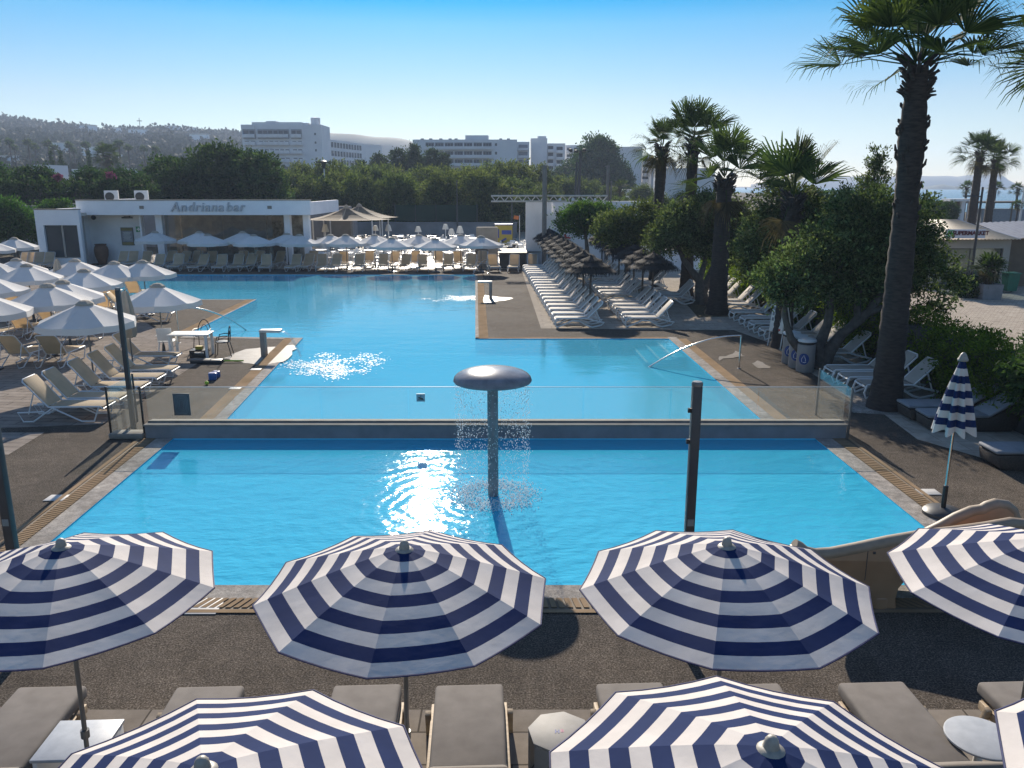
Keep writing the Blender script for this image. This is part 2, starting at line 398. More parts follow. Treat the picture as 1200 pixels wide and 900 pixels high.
def grate_strip(name, pts, d0, d1, z, slot=.1):
    """overflow grating: a run of separate bars, all one strip"""
    mb = MB()
    for i in range(len(pts) - 1):
        a0, a1 = offset_path(pts, d0)[i:i + 2]; b0, b1 = offset_path(pts, d1)[i:i + 2]
        L = (a1 - a0).length; n = max(1, int(L / slot))
        for k in range(n):
            t0, t1 = k / n, (k + .68) / n
            q = [a0.lerp(a1, t0), a0.lerp(a1, t1), b0.lerp(b1, t1), b0.lerp(b1, t0)]
            A = sum(q[j].x * q[(j + 1) % 4].y - q[(j + 1) % 4].x * q[j].y for j in range(4))
            q = q if A > 0 else q[::-1]
            v = [(p.x, p.y, z) for p in q]; w = [(p.x, p.y, z - .006) for p in q]
            mb.add(v + w, [(0, 1, 2, 3), (0, 4, 5, 1), (1, 5, 6, 2), (2, 6, 7, 3), (3, 7, 4, 0)])
    return tag(mb.build(name, M['gratebar'], fix=False), kind='structure')
M['gratebar'] = mat('grating_bars', (.30, .215, .14), (.22, .16, .10), 1.5, .8, spec=0)
M['gratebed'] = mat('grating_channel', (.16, .12, .08), (.11, .085, .06), 3, .8)
strip('front_pool_channel', front, .36, .66, .006, M['gratebed'])
grate_strip('front_pool_grating', front, .37, .61, .018)
strip('front_pool_kerb_strip', front, .66, .74, .016, M['gratebar'])
strip('upper_pool_coping', up_path[0:3], 0, .32, .006, M['coping'])
strip('upper_pool_coping', up_path[2:8], 0, .12, .006, M['coping'])
strip('upper_pool_coping', up_path[7:10], 0, .30, .0065, M['coping'])
strip('upper_pool_kerb_strip', up_path[0:2], .32, .62, .007, M['gratebar'])
strip('upper_pool_kerb_strip', up_path[1:3], .12, .3, .0105, M['gratebar'])
strip('upper_pool_kerb_strip', up_path[2:4], .12, .46, .0095, M['gratebar'])
strip('upper_pool_kerb_strip', up_path[3:6], .12, .3, .0115, M['gratebar'])
strip('upper_pool_kerb_strip', up_path[6:8], .12, .48, .0095, M['gratebar'])
strip('upper_pool_kerb_strip', up_path[8:10], .30, .62, .0095, M['gratebar'])
# basins
def basin_mat():
    m, nt, out = new_mat('pool_mosaic'); co = coords(nt)
    p = nd(nt, 'BsdfPrincipled'); p.inputs['Roughness'].default_value = .9; p.inputs['Specular IOR Level'].default_value = 0   # under water: no gloss of its own
    f = nz(nt, co, 2.2, 5, .6)
    c = ramp(nt, f, [(.3, POOL_A), (.7, POOL_B)])
    fine = nz(nt, co, 30, 2)
    c = mixc(nt, .5, c, ramp(nt, fine, [(.35, (.86, .9, .93)), (.65, (1.1, 1.06, 1.04))]), 'MULTIPLY')
    nt.links.new(c, p.inputs['Base Color']); nt.links.new(p.outputs[0], out.inputs[0]); return m
POOL_A, POOL_B = (.13, .66, .84), (.105, .60, .80)
M['pool'] = basin_mat()
M['stepedge'] = mat('white_step_edge', (.75, .80, .82), (.7, .75, .78), 3, .4)
def basin(name, poly, depth):
    n = len(poly); mb = MB()
    tri = tessellate_polygon([[Vector((p[0], p[1], 0)) for p in poly]])
    fs = []
    for t in tri:
        a, b, c = (Vector(poly[i]) for i in t)
        cr = (b.x - a.x) * (c.y - a.y) - (b.y - a.y) * (c.x - a.x)
        if abs(cr) > 1e-9: fs.append(tuple(t) if cr > 0 else tuple(t[::-1]))
    mb.add([(p[0], p[1], -depth) for p in poly], fs)
    for i in range(n):
        a, b = poly[i], poly[(i + 1) % n]
        mb.add([(a[0], a[1], .004), (b[0], b[1], .004), (b[0], b[1], -depth), (a[0], a[1], -depth)], [(0, 1, 2, 3)])
    return tag(mb.build(name, M['pool'], fix=False), kind='structure')
basin('front_pool_basin', front, .30); basin('upper_pool_basin', upper, .42)
# underwater ledge of the front pool and the corner steps of the upper one
q = Vector((nr[0] - fr[0], nr[1] - LY0)).normalized(); nn = Vector((q.y, -q.x))
if nn.x > 0: nn = -nn
mb = MB(); a = Vector((fr[0], LY0)) + q * .02; b = Vector(nr)
mb.prism([a + nn * .002, b + nn * .002, b + nn * .3, a + nn * .3], -.297, -.20)
tag(mb.build('front_pool_bench', M['pool']), kind='structure')
e = (Vector(A_) - Vector(B_)).normalized(); n2 = Vector((e.y, -e.x))
if n2.x > 0: n2 = -n2
for k in range(3):
    b0 = Vector(B_) + e * .01 + n2 * (.02 + .42 * k); b1 = b0 + e * 2.6
    mb = MB(); mb.prism([b0, b1, b1 + n2 * .42, b0 + n2 * .42], -.417, -.11 - .085 * k)
    s = tag(mb.build('pool_steps', M['pool']), kind='structure')
    w = MB(); w.prism([b0 + n2 * .33, b1 + n2 * .33, b1 + n2 * .415, b0 + n2 * .415], -.109 - .085 * k, -.103 - .085 * k)
    w.build('step_edge', M['stepedge'], s)
def water_mat(name, tint, centre=None, wave=.02, scale=1.0, rough=.06, turbid=.72, body_col=(.06, .50, .73)):
    m, nt, out = new_mat(name)
    tc = nd(nt, 'TexCoord'); co = tc.outputs['Object']
    mp = nd(nt, 'Mapping'); mp.inputs['Scale'].default_value = (1, 1.7, 1); nt.links.new(co, mp.inputs[0])
    n1 = nz(nt, mp.outputs[0], 1.1 * scale, 3, .5); n2 = nz(nt, mp.outputs[0], 5.5 * scale, 3, .6)
    add = nd(nt, 'Math', operation='MULTIPLY_ADD'); nt.links.new(n2, add.inputs[0]); add.inputs[1].default_value = .28; nt.links.new(n1, add.inputs[2])
    h = add.outputs[0]
    if centre is not None:
        mc = nd(nt, 'Mapping'); mc.inputs['Location'].default_value = (-centre[0], -centre[1], 0); nt.links.new(co, mc.inputs[0])
        wob = nd(nt, 'MixRGB'); 
        nv = nd(nt, 'TexNoise'); nv.inputs['Scale'].default_value = .8; nt.links.new(co, nv.inputs['Vector'])
        va = nd(nt, 'VectorMath', operation='MULTIPLY_ADD'); nt.links.new(nv.outputs['Color'], va.inputs[0]); va.inputs[1].default_value = (.8, .8, 0); nt.links.new(mc.outputs[0], va.inputs[2])
        nt.nodes.remove(wob)
        ln = nd(nt, 'VectorMath', operation='LENGTH'); nt.links.new(va.outputs[0], ln.inputs[0])
        ml = nd(nt, 'Math', operation='MULTIPLY'); ml.inputs[1].default_value = 21.0; nt.links.new(ln.outputs['Value'], ml.inputs[0])
        sn = nd(nt, 'Math', operation='SINE'); nt.links.new(ml.outputs[0], sn.inputs[0])
        fo = nd(nt, 'MapRange'); fo.inputs[1].default_value = .6; fo.inputs[2].default_value = 7.5; fo.inputs[3].default_value = .075; fo.inputs[4].default_value = .0
        nt.links.new(ln.outputs['Value'], fo.inputs[0])
        mm = nd(nt, 'Math', operation='MULTIPLY'); nt.links.new(sn.outputs[0], mm.inputs[0]); nt.links.new(fo.outputs[0], mm.inputs[1])
        ad = nd(nt, 'Math', operation='ADD'); nt.links.new(mm.outputs[0], ad.inputs[0]); nt.links.new(h, ad.inputs[1]); h = ad.outputs[0]
    b = nd(nt, 'Bump'); b.inputs['Strength'].default_value = 1; b.inputs['Distance'].default_value = wave; nt.links.new(h, b.inputs['Height'])
    t = nd(nt, 'BsdfTransparent'); t.inputs[0].default_value = c4(tint)
    g = nd(nt, 'BsdfGlossy'); g.inputs['Roughness'].default_value = rough; nt.links.new(b.outputs[0], g.inputs['Normal'])
    df = nd(nt, 'BsdfDiffuse'); df.inputs[0].default_value = c4(body_col)
    b2 = nd(nt, 'Bump'); b2.inputs['Strength'].default_value = 1; b2.inputs['Distance'].default_value = wave * 2.6; nt.links.new(h, b2.inputs['Height']); nt.links.new(b2.outputs[0], df.inputs['Normal'])   # scattering in the water body
    body = nd(nt, 'MixShader'); body.inputs[0].default_value = turbid; nt.links.new(t.outputs[0], body.inputs[1]); nt.links.new(df.outputs[0], body.inputs[2])
    mx = nd(nt, 'MixShader'); nt.links.new(schlick(nt, 1.333, b.outputs[0]), mx.inputs[0]); nt.links.new(body.outputs[0], mx.inputs[1]); nt.links.new(g.outputs[0], mx.inputs[2])
    nt.links.new(mx.outputs[0], out.inputs[0]); return m
MUSH = G(578, 580, WZ)
M['water1'] = water_mat('rippled_water', (.78, .96, .99), MUSH, .0155, 1.5, .045)
M['water2'] = water_mat('pool_water', (.72, .94, .985), None, .010, .8, .03, turbid=.55, body_col=(.12, .57, .78))
sheet('front_pool_water', front, WZ, M['water1']); sheet('upper_pool_water', upper, WZ, M['water2'])
# paved areas
sheet('left_paving', [(-60, 46), G2(60, 322), G2(108, 345), G2(108, 356), G2(165, 354), G2(163, 372), G2(196, 396), G2(252, 400), G2(233, 425), G2(120, 497), G2(50, 500), G2(0, 502), (-60, G(0, 502).y)], .005, M['plank'])
sheet('side_paving', [(-60, G(0, 507).y), G2(52, 507), G2(10, 533), (-60, G(0, 533).y)], .005, M['plank'])
RP = [G2(612, 319), G2(634, 385), G2(860, 387), G2(905, 403), G2(925, 420), G2(1000, 470), G2(1035, 485), G2(1075, 515), G2(1200, 551), (12.2, 13.0), (12.2, 61), G2(612, 312)]
sheet('right_paving', RP, .005, M['paver'])
sheet('patio', [(-14, -6), (14, -6), (14, G(600, 832).y), (-14, G(600, 832).y)], .005, M['slab'])
sheet('terrace_floor', [(-28, G(600, 316).y), G2(608, 315), (3, 96), (-28, 96)], .006, M['terrace'])
sheet('plaza', [(13, 26), (70, 26), (70, 75), (12.6, 75)], .004, M['plaza'])
M['wetstone'] = mat('wet_stone', (.17, .148, .125), (.25, .22, .19), 3, .45, spec=.12, bumpk=.06, bscale=9)
def blob(px_poly, name, z=.009):
    pts = [Vector(G2(*p)) for p in px_poly]; out = []
    for i, p in enumerate(pts):
        q = pts[(i + 1) % len(pts)]
        for k in range(4):
            v = p.lerp(q, k / 4); w = noise.noise(Vector((v.x * 2.2, v.y * 2.2, 3))); u = noise.noise(Vector((v.x * 2.2, v.y * 2.2, 9)))
            out.append((v.x + .22 * w, v.y + .3 * u))
    return tag(sheet(name, out, z, M['wetstone'], kind='stuff'), kind='stuff')
blob([(286, 409), (340, 405), (348, 408), (333, 424), (308, 428), (280, 424), (262, 420)], 'wet_patch')
blob([(852, 417), (866, 412), (872, 418), (838, 422)], 'wet_patch', .0125)
blob([(568, 346), (596, 349), (600, 351), (566, 356)], 'wet_patch', .0125)
blob([(880, 426), (888, 423), (904, 432), (890, 432)], 'wet_patch')
# drain covers and the small plates set into the deck
M['plate'] = mat('pale_plate', (.5, .48, .46), (.4, .39, .37), 8, .6)
pl_spots = [(67, 584, .34, 'pale square drain plate in the dark deck left of the front pool'),
            (1088, 577, .34, 'pale square drain plate in the deck right of the front pool'),
            (236, 711, .5, 'white painted depth plate on the deck behind the first striped parasols'),
            (300, 433, .3, 'small pale plate in the deck beside the left waterfall spout'),
            (276, 455, .3, 'small pale plate in the deck above the glass fence')]
for px, py, s_, lab in pl_spots:
    g = G(px, py); mb = MB(); mb.cbox((0, 0, .005), (s_, s_ * .8, .01))
    tag(mb.build('deck_plate', M['plate'], loc=(g.x, g.y, .004), bevel=.002), lab, 'drain plate', 'plates set in the pool deck')

# ------------------------------------------------------------------ ledge and glass fence
LX0, LX1 = AT(170, 505, LY0).x, AT(992, 505, LY0).x
lg = thing('pool_ledge', 'low grey concrete wall dividing the two pools under the glass fence', 'wall', ((LX0 + LX1) / 2, (LY0 + LY1) / 2, 0))
hw = (LX1 - LX0) / 2
mb = MB(); mb.box(-hw, hw, -.206, .206, -.9, .27); mb.build('wall', M['concrete'], lg)
mb = MB(); mb.box(-hw - .02, hw + .02, -.235, .225, .272, .31); mb.build('capping', M['ledgetop'], lg, bevel=.008)
gf = thing('glass_fence', 'frameless glass fence with a thin steel rail along the ledge between the pools', 'fence', ((LX0 + LX1) / 2, LY0 + .2, .31))
n = 8; w = 2 * hw / n
for k in range(n):
    mb = MB(); mb.box(-hw + k * w + .012, -hw + (k + 1) * w - .012, -.006, .006, 0, .76); mb.build('glass_pane', M['glass'], gf)
mb = MB(); mb.box(-hw, hw, -.006, .006, .762, .774); mb.build('rail', M['alu'], gf, bevel=.002)
mb = MB(); mb.box(-hw, hw, -.03, .03, .0005, .035); mb.build('bottom_channel', M['ledgetop'], gf)
# right return
rx = LX1 + .03
gr_ = thing('glass_side_screen', 'glass side screen with dark edge running back from the right fence end', 'fence', (rx, LY0 - .02, 0))
for k in range(2):
    mb = MB(); mb.box(-.006, .006, .03 + k * .9, .03 + k * .9 + .88, .05, 1.10); mb.build('glass_pane', M['glass'], gr_)
for y in (.0, 1.83):
    mb = MB(); mb.box(-.02, .02, y - .015, y + .018, 0, 1.12); mb.build('post', M['pole'], gr_, bevel=.004)
for y in (.45, 1.35):
    mb = MB(); mb.box(-.022, .022, y - .02, y + .02, 1.085, 1.125); mb.build('clamp', M['steel'], gr_, bevel=.004)
lx = LX0 - .75
gl_ = thing('glass_corner_screen', 'corner glass screen with black posts on a white plinth at the left fence end', 'fence', (lx, LY0 + .05, 0))
mb = MB(); mb.box(-.02, .71, -.1, .24, 0, .12); mb.build('plinth', M['ledgetop'], gl_, bevel=.03)
mb = MB(); mb.box(.03, .68, .0, .012, .13, 1.06); mb.build('glass_pane', M['glass'], gl_)
mb = MB(); mb.box(-.006, .006, .06, 1.2, .06, 1.08); mb.build('glass_pane', M['glass'], gl_)
for x, y in ((0, .0), (0, 1.22), (.7, .02)):
    mb = MB(); mb.box(x - .018, x + .018, y - .018, y + .018, .1 if y < 1 else 0, 1.12); mb.build('post', M['black'], gl_, bevel=.004)
# plates hung on the glass
M['plaque'] = mat('slate_plaque', (.085, .10, .11), (.06, .07, .08), 4, .5)
M['plaqueline'] = mat('plaque_line', (.2, .23, .24), (.16, .19, .2), 4, .5)
p0 = AT(213, 474, LY0 + .17)
sg = thing('pool_plaque', 'dark slate plaque with an engraved oval hung on the left glass pane', 'sign', p0)
mb = MB(); mb.box(-.175, .175, -.008, .008, -.24, .24); mb.build('board', M['plaque'], sg, bevel=.003)
mb = MB()
for r in (.05, .085, .12, .15):
    pts = [(r * .9 * math.copysign(abs(math.cos(a)) ** .5, math.cos(a)), -.012, (r + .05) * math.copysign(abs(math.sin(a)) ** .5, math.sin(a))) for a in [2 * math.pi * k / 28 for k in range(29)]]
    mb.tube(pts, .005, 5, caps=False)
mb.build('engraving', M['plaqueline'], sg)
p0 = AT(493, 466, LY0 + .17)
sg = thing('pool_sign', 'small pale blue pool sign with a dark swimmer symbol on the glass fence', 'sign', p0)
M['signblue'] = mat('pale_blue_sign', (.32, .45, .5), (.28, .4, .45), 4, .5)
mb = MB(); mb.box(-.09, .09, -.006, .006, -.085, .085); mb.build('board', M['signblue'], sg)
mb = MB(); mb.lathe([(.0, .0), (.018, .004), (.018, .012), (0, .014)], 10, (0, -.012, .03)); mb.cbox((0, -.009, -.01), (.1, .004, .03), 0, 0, R(15)); mb.cbox((0, -.009, -.045), (.13, .004, .015)); mb.build('symbol', M['anth'], sg)

# ------------------------------------------------------------------ mushroom shower
ms = thing('mushroom_shower', 'blue grey steel mushroom fountain raining water in the front pool', 'fountain', MUSH)
mb = MB(); mb.lathe([(.11, -.235), (.11, -.02), (.092, .0), (.092, 1.98)], 24); mb.build('column', M['mush'], ms, smooth=True)
prof = [(.09, 1.975), (.55, 2.005), (.645, 2.03), (.662, 2.055), (.655, 2.075)]
for k in range(1, 9):
    a = R(90) * k / 8; prof.append((.655 * math.cos(a) ** .9 if k < 8 else 0, 2.075 + .19 * math.sin(a)))
mb = MB(); mb.lathe(prof, 48); mb.build('cap', M['mush'], ms, smooth=True)
rng = np.random.default_rng(3)
def octa(centers, radii):
    base = np.array([(1, 0, 0), (0, 1, 0), (-1, 0, 0), (0, -1, 0), (0, 0, 1), (0, 0, -1)], float)
    tri = [(0, 1, 4), (1, 2, 4), (2, 3, 4), (3, 0, 4), (1, 0, 5), (2, 1, 5), (3, 2, 5), (0, 3, 5)]
    V = centers[:, None, :] + base[None] * radii[:, None, :]
    return np.concatenate([V[:, t, :] for t in tri], 0)
M['drop'] = mat('water_drops', (.85, .88, .9), (.8, .83, .86), 3, .15, transl=.55, spec=.9)
M['foam'] = mat('white_foam', (.9, .9, .9), (.85, .85, .86), 3, .3, transl=.6)
nD = 2600; th = rng.uniform(0, 2 * np.pi, nD); rr = .60 + rng.normal(0, .035, nD); zz = rng.uniform(0, 1, nD) ** .85 * 2.0
c = np.stack([rr * np.cos(th), rr * np.sin(th), zz], 1); rad = rng.uniform(.0025, .0065, nD)
o = np_mesh('falling_drops', octa(c, np.stack([rad, rad, rad * 2.2], 1)), M['drop'], nper=3); o.location = MUSH; tag(o, kind='stuff')
nD = 2600; th = rng.uniform(0, 2 * np.pi, nD); rr = np.clip(.55 + rng.normal(0, .17, nD), .12, 1.15)
c = np.stack([rr * np.cos(th), rr * np.sin(th), rng.uniform(0, .03, nD) + .03 * (rng.uniform(0, 1, nD) > .9)], 1); rad = rng.uniform(.005, .014, nD)
o = np_mesh('splash_drops', octa(c, np.stack([rad, rad, rad], 1)), M['drop'], nper=3); o.location = MUSH; tag(o, kind='stuff')
def foam(px, py, w, d, n, seed):
    g = G(px, py, WZ); r_ = np.random.default_rng(seed)
    cl = r_.normal(0, 1, (26, 2)) * (w * .42, d * .42); idx = r_.integers(0, 26, n)
    xy = cl[idx] + r_.normal(0, 1, (n, 2)) * (w * .11, d * .11)
    z = r_.uniform(0, .02, n); rad = r_.uniform(.006, .024, n)
    o = np_mesh('foam', octa(np.column_stack([xy, z]), np.column_stack([rad * 1.7, rad * 1.7, rad * .3])), M['foam'], nper=3); o.location = g; tag(o, kind='stuff')
foam(400, 427, 1.9, 2.0, 1500, 5); foam(538, 350, 1.5, 1.1, 800, 6)
# water spouts
def spout(x, y, z, L, W, lab, jetdir, rz=0):
    t = thing('water_spout', lab, 'fountain', (x, y, 0), rz)
    mb = MB(); mb.box(-.07, .07, -W / 2, W / 2, 0, z - .002); mb.build('post', M['spout'], t, bevel=.01)
    mb = MB(); mb.box(-.08, L, -W / 2 - .01, W / 2 + .01, z, z + .08); mb.build('lip', M['spoutlip'], t, bevel=.012)
    mb = MB(); N = 12; vs = []
    for k in range(N + 1):
        s = k / N; vs += [(L + .02 + .55 * s, -W * .42, z + .02 - (z + .06) * s * s), (L + .02 + .55 * s, W * .42, z + .02 - (z + .06) * s * s)]
    mb.add(vs, [(2 * k, 2 * k + 1, 2 * k + 3, 2 * k + 2) for k in range(N)]); mb.build('falling_water', M['jet'], t, smooth=True, fix=False)
M['spout'] = mat('grey_spout', (.26, .24, .22), (.2, .185, .17), 6, .5)
M['spoutlip'] = mat('pale_spout_lip', (.62, .58, .53), (.52, .48, .44), 6, .5)
M['jet'] = glass_mat('jet_of_water', (.9, .95, .97), .22, (.85, .88, .9), .1, 1.33)
g = G(310, 417); spout(g.x, g.y, .76, .58, .28, 'grey stone waterfall spout pouring into the pool beside the black chairs', 1)
g = G(575, 350); spout(g.x, g.y, .76, .6, .3, 'grey stone waterfall spout on the dark deck near the thatched parasols', -1, R(180))
# handrails
def rail(name, base, topz, end, lab):
    t = thing(name, lab, 'handrail', base)
    e = Vector(end) - Vector(base); mb = MB()
    pts = [(0, 0, topz)]
    for k in range(1, 13):
        s = k / 12; pts.append((e.x * s, e.y * s, topz * (1 - s ** 1.9) + e.z * s ** 1.9))
    mb.tube(pts, .026, 10); mb.build('rail', M['steel'], t, smooth=True)
    mb = MB(); mb.tube([(0, 0, 0), (0, 0, topz)], .024, 10); mb.build('post', M['steel'], t, smooth=True)
    mb = MB(); mb.lathe([(.06, 0), (.06, .012), (.03, .02)], 16); mb.build('flange', M['steel'], t)
b = G(866, 432); e_ = G(757, 433, -.1); rail('pool_handrail', b, .98, e_, 'curved steel handrail over the corner steps on the right of the upper pool')
b = G(210, 402); e_ = G(291, 389, -.1); rail('pool_handrail', b, 1.2, e_, 'curved steel handrail dipping into the inlet beside the lifeguard table')
b = G(612, 318); e_ = G(560, 325, -.1)
b = G(572, 320); rail('pool_handrail', (b.x, b.y, 0), .85, G(553, 324, -.1), 'small steel handrail at the far corner of the upper pool')
# posts
def lamp_post(x, y, h, w, lab, kind=0):
    t = thing('lamp_post', lab, 'lamp post', (x, y, 0))
    mb = MB(); mb.lathe([(w * .62, 0), (w * .62, .02)], 4, rot=R(45)); mb.build('base_plate', M['anth'], t)
    mb = MB(); mb.box(-w / 2, w / 2, -w / 2, w / 2, .02, h); mb.build('post', M['anth'], t, bevel=.008)
    mb = MB(); mb.lathe([(w * .6, h + .001), (w * .62, h + .03), (w * .5, h + .05), (0, h + .052)], 16); mb.build('cap', M['pole'], t, smooth=True)
    if kind:
        for z in (h - .27, h - .62):
            mb = MB(); mb.cbox((-w / 2 - .018, 0, z), (.036, .03, .05)); mb.build('hook', M['black'], t)
        mb = MB(); mb.cbox((0, -w / 2 - .003, h - 1.55), (w * .7, .004, .08)); mb.build('sticker', M['plaqueline'], t)
g = G(800, 758); lamp_post(g.x, g.y, 3.12, .10, 'square dark post rising behind the third striped parasol', 1)
g = G(33, 758); lamp_post(g.x, g.y, 3.12, .10, 'square dark post rising behind the leftmost striped parasol', 1)
g = G(157, 505); lamp_post(g.x, g.y, 3.08, .09, 'slim dark square post at the left end of the glass fence')
# ------------------------------------------------------------------ striped parasols
def striped_canopy(parent, RR=1.12, drop=.355, ribs=10, bands=10, sub=4):
    mb = MB()
    def pt(i, u, t):      # panel i, 0..1 across, t 0..1 out
        a0, a1 = 2 * math.pi * i / ribs, 2 * math.pi * (i + 1) / ribs
        r = .055 + (RR - .055) * t
        z = -drop * (t ** 1.16)
        x = (1 - u) * math.cos(a0) + u * math.cos(a1); y = (1 - u) * math.sin(a0) + u * math.sin(a1)
        sag = 4 * u * (1 - u)
        k = 1 - .004 * sag * t ** 3
        return (r * x * k, r * y * k, z - .018 * sag * t)
    for i in range(ribs):
        for b in range(bands):
            mb.mat(b % 2)
            for s in range(2):
                t0, t1 = (b + s * .5) / bands, (b + s * .5 + .5) / bands
                vs = [pt(i, u / sub, t0) for u in range(sub + 1)] + [pt(i, u / sub, t1) for u in range(sub + 1)]
                mb.add(vs, [(u, sub + 1 + u, sub + 2 + u, u + 1) for u in range(sub)])
    o = mb.build('canopy', [M['navy'], M['ivory']], parent, smooth=True, sharp=12)
    bm = bmesh.new(); bm.from_mesh(o.data); bmesh.ops.remove_doubles(bm, verts=bm.verts, dist=1e-4); bm.to_mesh(o.data); bm.free()
    o.data.set_sharp_from_angle(angle=R(7))
    e = MB(); e.tube([pt(i, u / sub, 1) for i in range(ribs) for u in range(sub)] + [pt(0, 0, 1)], .007, 5, caps=False)
    e.build('hem', M['trim'], parent)
    f = MB()
    for i in range(ribs):
        f.tube([Vector(pt(i, 0, t)) - Vector((0, 0, .012)) for t in (0, .5, .97)], .006, 5)
    f.build('ribs_frame', M['alu'], parent)
HUBZ = 2.525
def striped_proto():
    t = thing('striped_parasol', '', 'parasol', group='navy and ivory striped parasols')
    mb = MB()
    striped_canopy(t)
    for o in t.children: o.location.z = HUBZ
    mb.lathe([(.0, -.015), (.10, -.012), (.105, .012), (.085, .03), (.062, .034), (.055, .06), (.05, .085), (.036, .105), (.018, .115), (0, .118)], 20)
    o = mb.build('finial', M['finial'], t, smooth=True, loc=(0, 0, HUBZ - .012)); o.scale = (.66, .66, .74)
    mb = MB(); mb.tube([(0, 0, .06), (0, 0, HUBZ - .02)], .019, 12); mb.build('pole', M['pole'], t, smooth=True)
    mb = MB(); mb.lathe([(.034, .86), (.034, .93)], 12); mb.build('collar', M['pole'], t)
    mb = MB(); mb.lathe([(.028, 0.05), (.028, .42)], 12); mb.build('sleeve', M['pole'], t)
    mb = MB(); mb.lathe([(.28, 0), (.28, .05), (.25, .07), (.06, .08), (.04, .3), (0, .3)], 28); mb.build('base', M['anth'], t, smooth=True)
    return t
sp = Proto(striped_proto())
rows = [(66, 638, 3, 'striped parasol cut by the left edge behind the white square table'),
        (466, 638, 13, 'open striped parasol in front of the sun glitter on the pool'),
        (855, 635, 0, 'open striped parasol in front of the dark post and left of the tan slide'),
        (1232, 628, 8, 'striped parasol cut by the right edge hiding part of the tan slide'),
        (253, 888, 6, 'nearest striped parasol at bottom left, its finial on the lower frame edge'),
        (887, 868, 16, 'nearest striped parasol at bottom right centre beside the long taupe lounger')]
for px, py, rot, lab in rows:
    g = G(px, py, 2.55); o = sp.put((g.x, g.y, 0), R(rot), lab); o.rotation_euler = (R(1.1 * math.sin(px)), R(1.2 * math.cos(px * 1.7)), R(rot))
e_ = AT(1187, 850, 3.62); sp.put((e_.x + 1.12, 3.45, 0), R(-7), 'striped parasol sliver in the bottom right corner beside the round table')
# closed one
g = G(1104, 603)
t = thing('closed_parasol', 'folded navy and ivory striped parasol on a black disc base right of the front pool', 'parasol', g)
mb = MB(); mb.lathe([(.30, 0), (.30, .06), (.26, .1), (.08, .13), (.0, .135)], 32); mb.build('base', M['anth'], t, smooth=True)
mb = MB(); mb.lathe([(.04, .1), (.04, .5)], 12); mb.lathe([(.03, .44), (.03, .46)], 12); mb.build('sleeve', M['black'], t)
mb = MB(); mb.tube([(0, 0, .4), (0, 0, 2.62)], .021, 12); mb.build('pole', M['steel'], t, smooth=True)
mb = MB(); NB = 10; N = 60
def fold(a, s):
    r = .05 + .29 * s ** .9
    return r * (.80 + .20 * math.cos(a * 8 + .4 * math.sin(3 * a)) * min(1, s * 3))
for b in range(NB):
    mb.mat(b % 2)
    vs = []
    for s in (b / NB, (b + 1) / NB):
        for k in range(N):
            a = 2 * math.pi * k / N; r = fold(a, s); zz = 2.56 - 1.13 * s - (.04 * math.cos(8 * a) if b == NB - 1 and s == 1 else 0)
            vs.append((r * math.cos(a), r * math.sin(a), zz))
    mb.add(vs, [(k, (k + 1) % N, N + (k + 1) % N, N + k) for k in range(N)])
o = mb.build('canopy', [M['navy'], M['ivory']], t, smooth=True, sharp=60)
mb = MB(); mb.lathe([(.075, 2.56), (.08, 2.585), (.06, 2.62), (.045, 2.66), (.02, 2.69), (0, 2.695)], 16); mb.build('finial', M['finial'], t, smooth=True)

# ------------------------------------------------------------------ front loungers (taupe cushions, teak frames)
def teak_lounger(lab):
    t = thing('cushioned_lounger', lab, 'sun lounger', group='taupe cushioned loungers on the patio')
    # origin: middle of the foot end on the ground; the bed runs towards -y
    for s in (-1, 1):
        mb = MB(); mb.box(s * .35 - .02, s * .35 + .02, -1.95, -.12, .17, .255); mb.build('side_rail', M['wood'], t, bevel=.006)
        mb = MB()
        comb = [(s * .325, -1.86), (s * .325, -.09)]
        for k in range(20): y_ = -.10 - k * .09; comb += [(s * .315, y_), (s * .272, y_), (s * .272, y_ - .04), (s * .315, y_ - .04)]
        mb.prism(comb, .232, .25)
        mb.build('side_grille', M['wood'], t)
        mb = MB(); mb.box(-.028, .028, -.03, .03, 0, .31, Matrix.Translation((s * .352 + s * .042, -.22, -.012)) @ Matrix.Rotation(R(16), 4, 'X')); mb.build('leg', M['wood'], t, bevel=.005)
        mb = MB(); mb.box(-.025, .025, -.03, .03, 0, .25, Matrix.Translation((s * .392, -1.6, 0)) @ Matrix.Rotation(R(-10), 4, 'X')); mb.build('leg', M['wood'], t, bevel=.005)
    mb = MB(); mb.box(-.335, .335, -1.2, 0, .262, .39); mb.build('seat_cushion', M['cushion'], t, bevel=.035, seg=3)
    mb = MB(); Mx = Matrix.Translation((0, -1.215, .262)) @ Matrix.Rotation(R(-38), 4, 'X'); mb.box(-.335, .335, -.74, 0, .0, .125, Mx); mb.build('backrest_cushion', M['cushion'], t, bevel=.035, seg=3)
    mb = MB(); Mx = Matrix.Translation((0, -1.215, .255)) @ Matrix.Rotation(R(-38), 4, 'X'); mb.box(-.36, .36, -.76, -.02, -.035, -.004, Mx); mb.build('backrest_frame', M['wood'], t)
    mb = MB(); mb.box(-.337, .337, -1.214, -1.195, .27, .405); mb.build('fold_edge', M['cushdark'], t, bevel=.004)
    return t
tl = Proto(teak_lounger(''))
AX = R(2.4)                                # the pool axis leans a little left of the camera's
